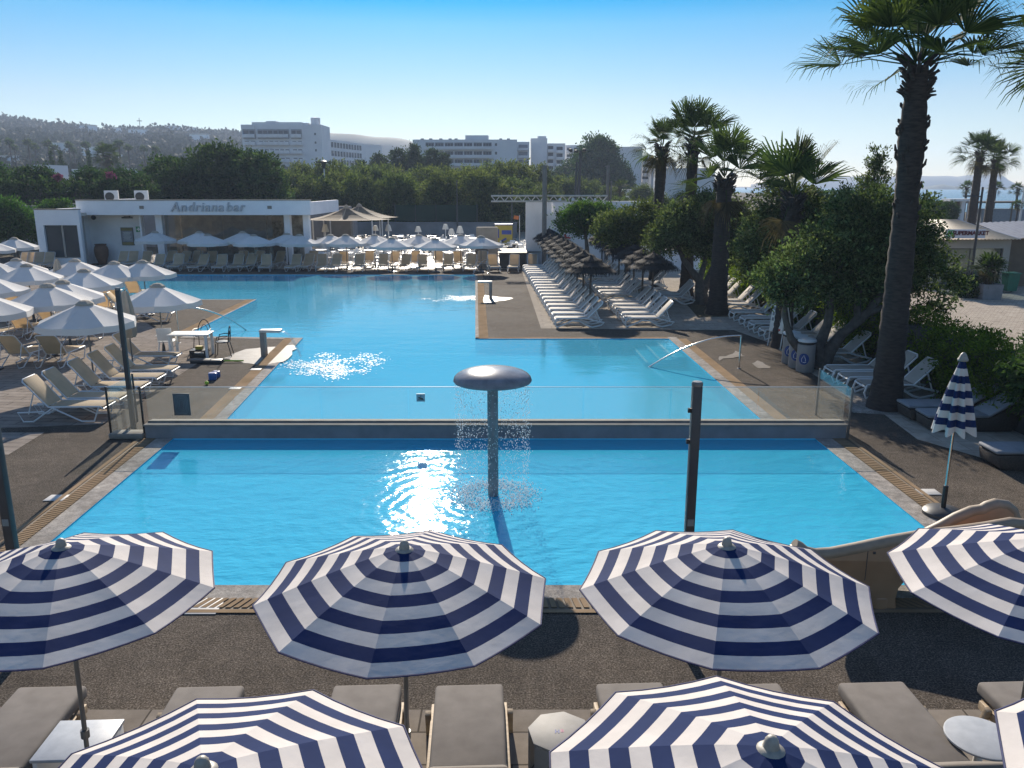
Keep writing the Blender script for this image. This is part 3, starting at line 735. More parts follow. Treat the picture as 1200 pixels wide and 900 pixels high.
fl_ = [(62, 803, 'taupe lounger under the leftmost striped parasol beside the white square table'),
       (247, 803, 'taupe lounger right of the white square table, mostly hidden by a near parasol'),
       (431, 801, 'taupe lounger whose side is crossed by the pole of the second striped parasol'),
       (550, 801, 'taupe lounger fully seen between two parasols, left of the eight-sided side table'),
       (737, 799, 'taupe lounger just right of the eight-sided side table'),
       (874, 800, 'taupe lounger almost hidden behind the bottom right striped parasol'),
       (1020, 798, 'long taupe lounger left of the round side table with its dark fold showing'),
       (1183, 797, 'taupe lounger at the right edge behind the round side table')]
for px, py, lab in fl_:
    g = G(px, py, .39); tl.put((g.x, g.y, 0), AX, lab)
# side tables
def side_table(kind, loc, lab, rz=0):
    t = thing('side_table', lab, 'table', loc, rz, 'side tables between the loungers')
    if kind == 'square':
        mb = MB(); mb.box(-.29, .29, -.27, .27, .40, .43); mb.build('table_top', M['granite'], t, bevel=.006)
        mb = MB()
        for x in (-.26, .26):
            mb2 = MB(); mb2.box(x - .02, x + .02, -.25, .25, 0, .398); mb2.build('leg', M['white'], t, bevel=.004)
    elif kind == 'oct':
        poly = [(.29 * math.cos(R(22.5 + 45 * k)), .29 * math.sin(R(22.5 + 45 * k))) for k in range(8)]
        mb = MB(); mb.prism(poly, .43, .448); mb.build('table_top', M['tabletop'], t, bevel=.004)
        for k in range(4):
            a = R(45 + 90 * k); mb = MB()
            mb.box(-.1, .1, -.008, .008, 0, .429, Matrix.Rotation(a + R(90), 4, 'Z') @ Matrix.Translation((0, -.262, 0))); mb.build('leg', M['tabletop'], t)
        put_text('letter', 'H', .06, M['logoblue'], (-.024, 0, .449), (0, 0, R(-15)), t, extrude=.0008, offset=.004)
        put_text('letter', 'B', .055, M['logored'], (.022, 0, .449), (0, 0, R(-15)), t, extrude=.0008, offset=.002)
    else:
        mb = MB(); mb.lathe([(0, .40), (.29, .40), (.30, .408), (.30, .425), (.285, .43), (0, .43)], 48); mb.build('table_top', M['granite'], t, smooth=True)
        mb = MB(); mb.lathe([(.2, 0), (.2, .02), (.04, .03), (.035, .399)], 24); mb.build('pedestal', M['white'], t, smooth=True)
M['tabletop'] = mat('pale_steel_top', (.30, .285, .27), (.25, .24, .225), 7, .6, spec=.2)
M['logoblue'] = mat('logo_blue', (.04, .06, .2), (.04, .06, .2), 3, .6); M['logored'] = mat('logo_red', (.35, .12, .2), (.35, .12, .2), 3, .6)
side_table('square', G(92, 866, .43) - Vector((0, 0, .43)), 'square pale topped side table crossed by the left parasol pole', AX)
side_table('oct', G(656, 857, .448) - Vector((0, 0, .448)), 'eight-sided pale metal side table with a small two letter mark', R(12))
side_table('round', G(1150, 863, .43) - Vector((0, 0, .43)), 'round white side table in the bottom right corner')

# ------------------------------------------------------------------ slide
t = thing('pool_slide', 'tan resin children water slide behind the right striped parasols', 'slide', (0, 0, 0))
ny, fy = 9.36, 10.12
near = [(3.46, .80), (3.52, .83), (3.58, .80), (3.66, .735), (3.80, .70), (4.0, .715), (4.3, .78), (4.7, .875), (5.1, .95), (5.5, 1.0), (5.9, 1.06), (6.2, 1.12), (6.4, 1.1), (6.55, .9), (6.6, .6),
        (6.58, .25), (6.55, 0), (6.25, 0), (6.2, .25), (5.9, .45), (5.5, .55), (5.15, .52), (4.95, .42), (4.86, .28), (4.84, .14), (4.86, 0), (4.47, 0), (4.44, .2), (4.36, .36), (4.1, .42), (3.75, .5), (3.55, .66)]
far = [(4.2, .35), (4.6, .42), (5.2, .52), (5.5, .60), (5.75, .74), (5.95, .87), (6.15, .965), (6.28, .985), (6.34, 1.03), (6.45, 1.07), (6.58, 1.05), (6.68, .97), (6.74, .84), (6.74, .5), (6.72, 0), (6.3, 0), (6.2, .2), (5.6, .25), (5.0, .2), (4.5, .15), (4.2, .25)]
def wall(poly, y, th, name):
    Mx = Matrix.Translation((0, y, 0)) @ Matrix.Rotation(R(90), 4, 'X')
    mb = MB(); mb.prism(poly, -th / 2, th / 2, Mx); return mb.build(name, M['slide'], t, bevel=.015)
wall(near, ny, .15, 'side_wall'); wall(far, fy, .15, 'side_wall')
mb = MB(); mb.tube([(x, ny, z + .012) for x, z in near[1:14]], .082, 10); mb.build('rim', M['slide_rim'], t, smooth=True)
mb = MB(); mb.tube([(x, fy, z + .01) for x, z in far[3:13]], .08, 10); mb.build('rim', M['slide_rim'], t, smooth=True)
mb = MB(); vs = []
ch = [(3.55, .60), (3.9, .45), (4.4, .42), (4.9, .48), (5.4, .6), (5.9, .75), (6.3, .82)]
for x, z in ch: vs += [(x, ny + .05, z), (x, fy - .05, z * .9 + .0)]
mb.add(vs, [(2 * k, 2 * k + 1, 2 * k + 3, 2 * k + 2) for k in range(len(ch) - 1)]); o = mb.build('chute', M['slide'], t, smooth=True)
o.modifiers.new('solid', 'SOLIDIFY').thickness = .03
mb = MB(); mb.lathe([(.21, 0), (.21, .14), (.19, .16)], 24, (4.665, ny + .12, 0)); mb.build('foot', M['slide'], t, smooth=True)
mb = MB()
for zz in (.86, .2): mb.lathe([(0, 0), (.022, .002), (.02, .012), (0, .014)], 10, (0, 0, 0)) if False else mb.cbox((4.50, ny - .08, zz * .9), (.03, .015, .03))
mb.build('bolt', M['anth'], t)
mb = MB(); mb.tube([(4.42, ny - .077, z) for z in (.4, .55, .7, .8)], .005, 5); mb.build('seam', M['anth'], t)

# ------------------------------------------------------------------ white parasols
def white_parasol(RR=1.25, apex=2.25, rim=1.72, val=.17, n=8):
    t = thing('white_parasol', '', 'parasol')
    mb = MB(); sub = 3
    def pt(i, u, tt):
        a0, a1 = 2 * math.pi * i / n, 2 * math.pi * (i + 1) / n
        x = (1 - u) * math.cos(a0) + u * math.cos(a1); y = (1 - u) * math.sin(a0) + u * math.sin(a1)
        sag = 4 * u * (1 - u); r = .16 + (RR - .16) * tt
        return Vector((r * x, r * y, apex - .08 - (apex - .08 - rim) * tt - .035 * sag * tt))
    for i in range(n):
        for s in range(4):
            vs = [pt(i, u / sub, s / 4) for u in range(sub + 1)] + [pt(i, u / sub, (s + 1) / 4) for u in range(sub + 1)]
            mb.add(vs, [(u, sub + 1 + u, sub + 2 + u, u + 1) for u in range(sub)])
    o = mb.build('canopy', M['canvas'], t, smooth=True, sharp=8)
    mb = MB()
    for i in range(n):
        vs = [pt(i, u / sub, 1) for u in range(sub + 1)]; vs += [v * 1.0 + Vector((v.x * .015, v.y * .015, -val + .02 * random.random())) for v in vs]
        mb.add(vs, [(u, sub + 1 + u, sub + 2 + u, u + 1) for u in range(sub)])
    mb.build('valance', M['canvas'], t)
    mb = MB(); mb.lathe([(.24, apex - .09), (.22, apex - .05), (.12, apex + .01), (.04, apex + .03), (0, apex + .035)], n, rot=0); mb.build('vent_cap', M['canvas_old'], t)
    mb = MB(); mb.tube([(0, 0, .08), (0, 0, apex - .02)], .022, 8); mb.build('pole', M['pole'], t, smooth=True)
    mb = MB(); mb.lathe([(.27, 0), (.27, .05), (.06, .1), (.035, .35), (0, .35)], 16); mb.build('base', M['anth'], t, smooth=True)
    return t
wp = Proto(white_parasol())
GL = 'white parasols over the left loungers'
left = [(98.6, 352, 'large white parasol nearest the camera on the left terrace, beside the slim dark post'),
        (184, 332, 'white parasol standing alone at the pool inlet, right of the slim dark post'),
        (55, 332, 'white parasol directly behind and left of the nearest left one'),
        (72.7, 328, 'white parasol half hidden between two larger ones left of the folded ecru parasol'),
        (98, 315, 'white parasol in the middle of the left cluster, its pole against the water'),
        (30.7, 309, 'white parasol second row left of the slim folded parasol'),
        (18.7, 302.4, 'white parasol partly covered, below the pale sun loungers by the bar wing'),
        (87.3, 303.3, 'white parasol just right of the slim folded parasol and under the window wing'),
        (133.3, 306, 'white parasol at the pool corner below the terracotta urn'),
        (166.5, 304.7, 'rightmost white parasol at the far left corner of the pool'),
        (16, 278, 'white parasol furthest back, left of the bar wing below the citrus tree'),
        (-12, 281, 'white parasol cut by the left edge level with the bar wing'),
        (-16, 321, 'white parasol cut by the left edge, middle of three'),
        (-22, 342, 'white parasol cut by the left edge, lowest of three'),
        (-8, 305, 'white parasol cut by the left edge, right under the back row')]
for i, (px, py, lab) in enumerate(left):
    z = 2.27; g = G(px, py, z); wp.put((g.x, g.y, 0), R((i * 17) % 45), lab, GL)
GF = 'white parasols along the far pool edge'
far_p = [(181.3, 270.7), (233, 271), (243, 274), (284, 271), (297, 274.4), (336, 273), (350.7, 274.4), (386.7, 274.4), (405, 274.4), (438.7, 274.4), (458.7, 278), (490.7, 274.5), (510, 279), (539.5, 274.5), (563.5, 276)]
for i, (px, py) in enumerate(far_p):
    z = 2.2; y = 53.2 if py < 272 else (52.2 if py < 275 else 50.6)
    if i in (5, 7, 9, 11, 13): y = 53.6
    g = AT(px, py, y); o = wp.put((g.x, y, 0), R((i * 23) % 45), ORD[i] + ' white parasol from the left in the row along the far pool edge', GF, scale=(1.08, 1.08, g.z / 2.27))
# folded parasols
def folded_parasol(h=2.5, r=.2):
    t = thing('folded_parasol', '', 'parasol', group='folded ecru parasols')
    mb = MB(); N = 24; vs = []; L = [(.05, h), (.09, h - .1), (r * .8, h - .5), (r, h - 1.0), (r * .92, h - 1.35), (r * .7, h - 1.45)]
    for rr, z in L:
        for k in range(N):
            a = 2 * math.pi * k / N; q = rr * (1 + .22 * math.cos(6 * a)); vs.append((q * math.cos(a), q * math.sin(a), z))
    mb.add(vs, [(i * N + k, i * N + (k + 1) % N, (i + 1) * N + (k + 1) % N, (i + 1) * N + k) for i in range(len(L) - 1) for k in range(N)])
    mb.build('canopy', M['canvas_old'], t, smooth=True, sharp=80)
    mb = MB(); mb.tube([(0, 0, .1), (0, 0, h + .05)], .022, 8); mb.build('pole', M['pole'], t)
    mb = MB(); mb.lathe([(.26, 0), (.26, .06), (.05, .1), (0, .1)], 16); mb.build('base', M['anth'], t, smooth=True)
    return t
fp = Proto(folded_parasol())
for px, py, lab in ((146, 341, 'folded ecru parasol just left of the slim dark post'),
                    (66, 304, 'slim folded ecru parasol among the left white parasols')):
    g = G(px, py, 2.3); fp.put((g.x, g.y, 0), .3, lab, None, .92)
# ------------------------------------------------------------------ white framed sling loungers
def sling_lounger(back=52, sl='sling', arch=False):
    """origin at the ground under the hip line; feet towards +x, head towards -x"""
    t = thing('sun_lounger', '', 'sun lounger'); W = .31; zs = .36
    L1, L2 = 1.15, .80; ca, sa = math.cos(R(back)), math.sin(R(back))
    mb = MB(); mb.box(0, L1 + .05, -W + .03, W - .03, zs - .012, zs + .008)
    s = mb.build('seat', M[sl], t, bevel=.004)
    mb = MB(); Mx = Matrix.Rotation(R(180 - back), 4, 'Y')
    Mx = Matrix.Translation((0, 0, zs)) @ Matrix(((-ca, 0, -sa, 0), (0, 1, 0, 0), (sa, 0, -ca, 0), (0, 0, 0, 1)))
    mb.box(.02, L2, -W + .03, W - .03, -.01, .01, Mx); b = mb.build('backrest', M[sl], t, bevel=.004)
    rr = .026 if arch else .019
    mb = MB()
    top = Vector((-ca * L2, 0, zs + sa * L2))
    for y in (-W, W):
        mb.tube([(L1 + .06, y, zs - .05), (L1, y, zs), (0, y, zs)], rr, 6)
    mb.tube([(L1 + .06, -W, zs - .05), (L1 + .06, W, zs - .05)], rr, 6); mb.build('frame', M['white'] if arch else M['alu'], t, smooth=True)
    mb = MB(); mb.tube([(0, -W, zs), (top.x, -W, top.z - .05), (top.x - .02, -W + .06, top.z), (top.x - .02, W - .06, top.z), (top.x, W, top.z - .05), (0, W, zs)], rr, 6)
    mb.tube([(-ca * .45, -W, zs + sa * .45), (-ca * .45 - .18, -W, .2)], rr * .8, 5); mb.tube([(-ca * .45, W, zs + sa * .45), (-ca * .45 - .18, W, .2)], rr * .8, 5)
    mb.build('back_frame', M['white'] if arch else M['alu'], t, smooth=True)
    for y in (-W - .02, W + .02):
        mb = MB()
        if arch: mb.tube([(L1 + .02, y, zs - .02), (L1 + .08, y, .17), (L1 + .02, y, .03), (L1 - .2, y, .1), (L1 - .55, y, .27), (.3, y, .26), (0, y, .08), (-.18, y, .03), (-.5, y, .1), (-.62, y, .2), (-.3, y, .27), (0, y, zs - .01)], .03, 6)
        else: mb.tube([(L1 * .98, y, zs), (L1 * .86, y, .03), (L1 * .62, y, .03), (.1, y, zs - .02)], .019, 6); mb.tube([(.1, y, zs - .02), (-.36, y, .03), (-.58, y, .03), (-.68, y, .24), (-.1, y, .26)], .019, 6)
        mb.build('leg', M['white'] if arch else M['alu'], t, smooth=True)
    return t
lg1 = Proto(sling_lounger(52, 'sling')); lg1.root['group'] = 'beige sling loungers on the left terrace'
GLL = 'beige sling loungers on the left terrace'
for i, (px, py) in enumerate([(62, 473), (78, 463), (92, 450), (118, 440), (130, 431), (160, 415)]):
    g = G(px, py, .36); d_ = g.y; x0 = -9.25 - 1.2 if i < 5 else g.x
    lab = ['beige lounger nearest the glass corner screen on the left terrace', 'beige lounger second from the glass corner screen, back raised', 'beige lounger third from the glass corner screen, back raised',
           'beige lounger fourth from the glass corner screen, under the near white parasol', 'beige lounger fifth from the glass corner screen, under the near white parasol', 'beige lounger beside the white lifeguard table, behind the folded parasol'][i]
    lg1.put((x0, d_, 0), R(2), lab, GLL)
spots = [(24, 428), (68, 428), (-8, 402), (92, 402), (30, 396), (62, 388), (8, 378), (100, 380), (60, 372), (125, 370), (20, 366), (140, 360), (95, 362), (160, 352), (120, 352)]
for i, (px, py) in enumerate(sorted(spots, key=lambda q: -q[1])):
    g = G(px, py); lg1.put((g.x, g.y, 0), R(88 + 6 * math.sin(i * 2.1)), ORD[i] + ' nearest beige lounger with its back turned, among the left white parasols', GLL)
for i, (px, py, a) in enumerate([(190, 376, 8), (168, 371, 8)]):
    g = G(px, py); lg1.put((g.x - .8, g.y, 0), R(a), ['beige lounger under the parasol at the pool inlet, nearer the water', 'beige lounger under the parasol at the pool inlet, further from the water'][i], GLL)
for i, px in enumerate((30, 38, 46, 58)):
    g = G(px, 314); lg1.put((g.x, g.y, 0), R(-80), ORD[i] + ' pale lounger from the left in front of the bar window wing', 'pale loungers beside the bar wing')
# far row, feet to the water
GB = 'beige loungers along the far pool edge'
fr1 = [186, 206.7, 237, 261, 278, 292, 313, 347, 360, 377, 394, 421, 448.7, 474.7, 496, 525, 551.5, 578, 602.4, 624]
for i, px in enumerate(fr1):
    g = AT(px, 310, 51.6); lg1.put((g.x, 51.6 + .25 * math.sin(i * 1.7), 0), R(-90 + 9 * math.sin(i * 2.3)), ORD[i] + ' beige lounger from the left in the front row across the pool', GB)
fr2 = [143, 155, 172.7, 197, 217, 229, 249, 284, 302, 328, 366, 404, 432, 462, 486, 514, 537, 565]
for i, px in enumerate(fr2):
    g = AT(px, 305, 54.0); lg1.put((g.x, 54.0 + .25 * math.sin(i * 2.7), 0), R(-90 + 10 * math.sin(i * 1.3)), ORD[i] + ' beige lounger from the left in the back row across the pool', GB)
# ------------------------------------------------------------------ thatched rows
def thatch_parasol():
    t = thing('thatched_parasol', '', 'parasol', group='dark thatched parasols'); RR = 1.05; V = []; rg = np.random.default_rng(4)
    tiers = [(.0, .44, 2.46, 2.27), (.2, .80, 2.29, 2.06), (.5, RR, 2.10, 1.84)]
    for r0, r1, z0, z1 in tiers:
        n = int(130 + 150 * r1)
        for k in range(n):
            a = 2 * math.pi * (k + rg.uniform(-.4, .4)) / n; w = (math.pi * r1 / n) * 1.7
            rr = r1 * rg.uniform(.93, 1.05); z = z1 + rg.uniform(-.05, .04); l = rg.uniform(-.01, .02)
            ca, sa = math.cos(a), math.sin(a); w0 = w * (r0 / r1) + .004
            V.append([(r0 * ca - w0 * sa, r0 * sa + w0 * ca, z0 + l), (r0 * ca + w0 * sa, r0 * sa - w0 * ca, z0 + l), (rr * ca + w * sa * .7, rr * sa - w * ca * .7, z), (rr * ca - w * sa * .7, rr * sa + w * ca * .7, z)])
            V.append([(rr * ca + w * sa * .8, rr * sa - w * ca * .8, z), (rr * ca - w * sa * .8, rr * sa + w * ca * .8, z), ((rr + .02) * ca - w * sa * .3, (rr + .02) * sa + w * ca * .3, z - rg.uniform(.05, .15)), ((rr + .02) * ca + w * sa * .3, (rr + .02) * sa - w * ca * .3, z - rg.uniform(.05, .15))])
    np_mesh('thatch', np.array(V), M['thatch'], t)
    mb = MB(); mb.lathe([(RR * .93, 1.82), (.42, 2.1), (.02, 2.36)], 24); mb.lathe([(.06, 2.42), (.05, 2.49), (0, 2.51)], 8); mb.build('lining', M['thatch'], t)
    mb = MB(); mb.tube([(0, 0, 0), (0, 0, 2.3)], .045, 8); mb.build('pole', M['bark'], t, smooth=True)
    return t
tp = Proto(thatch_parasol())
ln = Proto(sling_lounger(48, 'slingw', True)); GR = 'white loungers under the thatched parasols'
for i in range(10):
    y = 33.1 + i * 2.37; x = 3.2 - .75 * i / 9
    tp.put((x, y, 0), i * 1.3, ORD[i] + ' thatched parasol from the front in the row nearer the pool', 'dark thatched parasols')
for i in range(8):
    y = 34.6 + i * 2.4; x = 6.0 - .35 * i / 7
    tp.put((x, y, 0), i * 1.9 + .4, ORD[i] + ' thatched parasol from the front in the row nearer the trees', 'dark thatched parasols')
for i in range(19):
    y = 30.5 + i * 1.15; x = 2.85 - .95 * i / 18
    ln.put((x, y, 0), R(180 + 3 * math.sin(i * 3.1)), ORD[i] + ' white lounger from the front in the thatched row nearer the pool', GR)
k_ = 0
for i in range(17):
    if i in (5, 11): continue
    y = 30.6 + i * 1.16; x = 5.5 - .3 * i / 16
    ln.put((x, y, 0), R(180 + 4 * math.sin(i * 2.1)), ORD[k_] + ' white lounger from the front in the thatched row nearer the trees', GR); k_ += 1
for i, (x, y) in enumerate([(7.6, 36.6), (7.75, 37.7), (7.3, 41.5), (7.3, 42.6)]):
    ln.put((x, y, 0), R(180), ['white lounger beside the olive trunk, nearer of a pair', 'white lounger beside the olive trunk, further of a pair', 'white lounger behind the thatched rows, nearer of a pair', 'white lounger behind the thatched rows, further of a pair'][i], GR)
for i, y in enumerate([26.0, 27.0, 28.0, 29.3, 30.5, 32.0, 34.2, 35.4, 37.3, 38.4, 39.5, 41.0]):
    x = 9.95 - (0 if y > 27.9 else -.25)
    ln.put((x, y, 0), R(180), ORD[i] + ' white lounger from the info board in the row along the green hedge', 'white loungers along the hedge')
for i, (x, y, lab) in enumerate([(10.1, 24.0, 'white lounger with raised back between the olive stems and the tall palm'), (9.9, 21.7, 'white lounger left of the tall palm trunk, furthest of three'), (9.95, 20.85, 'white lounger left of the tall palm trunk, middle of three'), (10.05, 20.0, 'white lounger left of the tall palm trunk, nearest of three')]):
    ln.put((x, y, 0), R(180), lab, 'white loungers along the hedge')
# rattan daybeds
M['rattan'] = mat('dark_rattan', (.075, .06, .05), (.04, .033, .028), 30, .7, bumpk=.5, bscale=60)
M['greycush'] = mat('grey_cushion', (.26, .27, .29), (.21, .22, .24), 4, .9, bumpk=.15, bscale=100)
def daybed(x, y, lab):
    t = thing('rattan_daybed', lab, 'daybed', (x, y, 0), 0, 'rattan daybeds under the hedge')
    Mx = Matrix.Rotation(R(90), 4, 'X')
    mb = MB(); mb.prism([(0, .28), (.05, .05), (.25, .0), (1.8, .0), (2.1, .3), (2.25, .78), (2.18, .8), (1.35, .3)], -.33, .33, Mx); mb.build('body', M['rattan'], t, bevel=.02)
    mb = MB(); mb.box(-.02, 1.3, -.32, .32, .305, .375); mb.build('seat_cushion', M['greycush'], t, bevel=.03, seg=3)
    Mb = Matrix.Translation((1.3, 0, .31)) @ Matrix.Rotation(R(-31), 4, 'Y'); mb = MB(); mb.box(0, 1.0, -.32, .32, .002, .07, Mb); mb.build('backrest_cushion', M['greycush'], t, bevel=.03, seg=3)
daybed(9.0, 18.0, 'grey cushioned rattan daybed behind the closed parasol, further of the pair')
daybed(9.05, 17.2, 'grey cushioned rattan daybed behind the closed parasol, nearer of the pair')
daybed(9.1, 14.75, 'grey cushioned rattan daybed cut by the right edge, nearest the camera')
# ------------------------------------------------------------------ trees
def unit(r, n):
    v = r.normal(0, 1, (n, 3)); return v / np.linalg.norm(v, axis=1, keepdims=True)
def leaf_cloud(lobes, nclump, per, cr, ls, seed, aspect=.45, droop=0.0, shell=.72):
    """many separate leaf-shaped quads in clumps spread through lobes (cx,cy,cz, rx,ry,rz)"""
    r = np.random.default_rng(seed); lobes = np.array(lobes, float)
    wgt = (lobes[:, 3] * lobes[:, 4] * lobes[:, 5]) ** (2 / 3); wgt /= wgt.sum()
    li = r.choice(len(lobes), nclump, p=wgt); d = unit(r, nclump)
    rad = np.clip(shell + (1 - shell) * r.uniform(-.9, 1.15, nclump), .15, 1.12)
    cc = lobes[li, :3] + d * lobes[li, 3:] * rad[:, None]
    cs = cr * r.uniform(.55, 1.35, nclump)
    ci = np.repeat(np.arange(nclump), per); n = len(ci)
    p = cc[ci] + r.normal(0, .5, (n, 3)) * cs[ci][:, None] * np.array([1, 1, .75])
    ax = unit(r, n) + d[ci] * .7 + np.array([0, 0, .25 - droop]); ax /= np.linalg.norm(ax, axis=1, keepdims=True)
    side = np.cross(ax, unit(r, n)); side /= np.linalg.norm(side, axis=1, keepdims=True) + 1e-9
    L = ls * r.uniform(.6, 1.3, n)[:, None]; Wd = L * aspect
    return np.stack([p, p + ax * L * .5 + side * Wd * .5, p + ax * L, p + ax * L * .5 - side * Wd * .5], 1)
LM = {}
LM['olive'] = leaf_mat('olive_leaves', [(.0, (.028, .044, .017)), (.45, (.066, .098, .037)), (.8, (.125, .165, .07)), (1, (.18, .215, .10))], .3)
LM['citrus'] = leaf_mat('citrus_leaves', [(0, (.02, .05, .012)), (.5, (.045, .10, .022)), (1, (.085, .16, .035))], .38)
LM['pine'] = leaf_mat('pine_needles', [(0, (.02, .036, .018)), (.5, (.04, .064, .030)), (1, (.07, .095, .045))], .25)
LM['grove'] = leaf_mat('grove_leaves', [(0, (.035, .054, .02)), (.5, (.078, .105, .036)), (1, (.14, .165, .06))], .35)
LM['dark'] = leaf_mat('dark_leaves', [(0, (.016, .036, .014)), (.5, (.032, .066, .024)), (1, (.06, .105, .036))], .3)
LM['hedge'] = leaf_mat('hedge_leaves', [(0, (.040, .068, .010)), (.5, (.08, .13, .015)), (1, (.15, .21, .024))], .35, 1.8)
LM['scrub'] = leaf_mat('scrub_leaves', [(0, (.025, .034, .02)), (.5, (.034, .044, .026)), (1, (.045, .055, .033))], .04)
LM['palm'] = leaf_mat('palm_leaves', [(0, (.018, .034, .011)), (.5, (.036, .062, .018)), (1, (.075, .11, .032))], .3, 1.5)
LM['drypalm'] = leaf_mat('dry_palm_leaves', [(0, (.05, .04, .022)), (.5, (.08, .065, .036)), (1, (.12, .095, .05))], .3)
def trunk_mesh(parent, limbs, m, name='trunk'):
    mb = MB()
    for pts, rs in limbs:
        P = [Vector(p) for p in pts]; Q = []; Rr = []
        for i in range(len(P) - 1):
            for k in range(4):
                s = k / 4; v = P[i].lerp(P[i + 1], s); j = noise.noise_vector(v * 1.7) * (.05 if i or k else 0)
                Q.append(v + Vector((j.x, j.y, 0))); Rr.append((rs[i] + (rs[i + 1] - rs[i]) * s) * (1 + .18 * noise.noise(v * 3.1)))
        Q.append(P[-1]); Rr.append(rs[-1]); mb.tube(Q, Rr, 10)
    return mb.build(name, m, parent, smooth=True, sharp=80)
def tree(name, lab, cat, loc, lobes, limbs, leaf, nclump, per, cr, ls, seed, group=None, **kw):
    t = thing(name, lab, cat, loc, 0, group)
    trunk_mesh(t, limbs, M['bark']); np_mesh('crown', leaf_cloud(lobes, nclump, per, cr, ls, seed, **kw), LM[leaf], t)
    return t
# large olive with several stems on the right
g = G(962, 432)
tree('olive_tree', 'large leaning olive tree with several stems beside the grey bins', 'tree', (g.x, g.y, 0),
     [(-.9, .1, 2.75, 1.15, 1.1, 1.0), (.4, .3, 3.1, 1.5, 1.4, 1.35), (1.5, .2, 3.5, 1.35, 1.3, 1.25), (2.4, .4, 3.3, .95, 1.1, 1.1), (.9, .5, 4.35, 1.05, 1.0, .95), (2.1, .4, 4.5, 1.0, 1.0, .8), (-1.35, 0, 2.65, .7, .8, .6), (3.1, .3, 2.5, .75, .8, .9), (1.6, .9, 2.6, 1.2, 1.0, .8)],
     [([(0, 0, 0), (.15, 0, .5), (.55, .05, 1.05), (1.2, .1, 1.6), (1.9, .2, 2.5), (2.3, .3, 3.4)], [.26, .2, .15, .12, .09, .04]),
      ([(.0, .05, 0), (-.12, .05, .6), (.12, .1, 1.3), (.2, .2, 2.2), (.5, .3, 3.4)], [.24, .17, .13, .1, .04]),
      ([(-.05, 0, 0), (-.5, 0, .35), (-.95, -.05, .9), (-1.2, 0, 1.6), (-1.1, .1, 2.6)], [.2, .13, .11, .09, .03]),
      ([(.55, .05, 1.05), (.95, .1, 1.5), (1.0, .3, 2.4), (1.2, .4, 3.9)], [.12, .1, .08, .03]), ([(1.2, .1, 1.6), (2.0, .1, 1.9), (2.8, .2, 2.6)], [.1, .08, .03])],
     'olive', 1150, 46, .30, .115, 11)
g = G(917, 408)
tree('olive_tree', 'dense dark olive tree behind the white info board, a fan palm above it', 'tree', (g.x + .5, g.y + 1.8, 0),
     [(-.6, 0, 3.2, 1.2, 1.1, 1.2), (.5, .3, 3.9, 1.25, 1.1, 1.1), (-.2, .2, 4.55, 1.1, 1.0, .8), (.4, 0, 2.8, 1.2, 1.1, .8), (1.3, .4, 3.3, .9, .9, 1.2), (-.9, 0, 2.7, .7, .8, .6)],
     [([(0, 0, 0), (.1, 0, .9), (.0, .1, 2.0), (.2, .1, 3.4)], [.2, .16, .12, .04]), ([(.05, 0, .8), (-.5, 0, 1.7), (-.7, .1, 2.9)], [.12, .08, .03])],
     'olive', 850, 42, .32, .125, 12)
# conifer behind
g = AT(1023, 215, 31)
tree('cypress_tree', 'tall conical conifer tip rising behind the large olive tree', 'tree', (g.x, 31, 0), [(0, 0, 1.5, 1.2, 1.2, 1.6), (0, 0, 3.3, 1.0, 1.0, 1.4), (.05, 0, 4.8, .62, .62, 1.1), (.08, 0, 6.0, .32, .32, .85)],
     [([(0, 0, 0), (0, 0, 3), (.05, 0, 6.4)], [.16, .1, .02])], 'olive', 1000, 38, .2, .11, 13, shell=.5)
g = G(822, 357)
tree('olive_tree', 'spreading olive tree with forked trunk behind the thatched parasols', 'tree', (g.x, g.y, 0),
     [(-1.0, .2, 3.4, 1.2, 1.2, .95), (.2, .4, 3.8, 1.5, 1.3, 1.2), (1.2, .3, 3.5, 1.2, 1.2, 1.1), (-1.8, .1, 2.9, .8, .9, .75), (1.7, .2, 2.5, .8, .9, .8), (.3, .2, 2.6, 1.4, 1.0, .6)],
     [([(0, 0, 0), (-.05, 0, .6), (-.15, 0, 1.1), (-.9, .1, 2.0), (-1.3, .2, 3.0)], [.32, .26, .2, .11, .04]), ([(0, 0, .5), (.3, 0, 1.3), (.7, .2, 2.2), (1.0, .3, 3.2)], [.22, .15, .11, .04]),
      ([(-.15, 0, 1.0), (.05, .1, 1.9), (.2, .3, 3.4)], [.15, .11, .04])], 'olive', 900, 36, .36, .15, 14)
g = AT(735, 262, 42.0)
tree('olive_tree', 'pale green rounded olive tree at the end of the thatched rows', 'tree', (g.x, 42.0, 0), [(-.5, 0, 3.1, 1.1, 1.1, .85), (.7, .2, 3.4, 1.1, 1.1, .95), (.1, .2, 2.75, 1.4, 1.1, .65), (1.5, 0, 3.0, .8, .8, .8)],
     [([(0, 0, 0), (.1, 0, 1.2), (-.2, 0, 2.6)], [.2, .15, .05]), ([(.1, 0, 1.1), (.8, .1, 2.7)], [.12, .04])], 'grove', 620, 32, .36, .16, 15)
g = AT(688, 258, 49.0)
tree('citrus_tree', 'round dark glossy tree in front of the white stage wall', 'tree', (g.x, 49.0, 0), [(-.6, 0, 3.2, 1.15, 1.0, .85), (.7, .1, 3.3, 1.2, 1.0, .85), (0, .2, 3.65, 1.1, 1.0, .6)],
     [([(0, 0, 0), (.05, 0, 1.3), (-.1, 0, 2.8)], [.2, .15, .05])], 'citrus', 520, 34, .38, .17, 16)
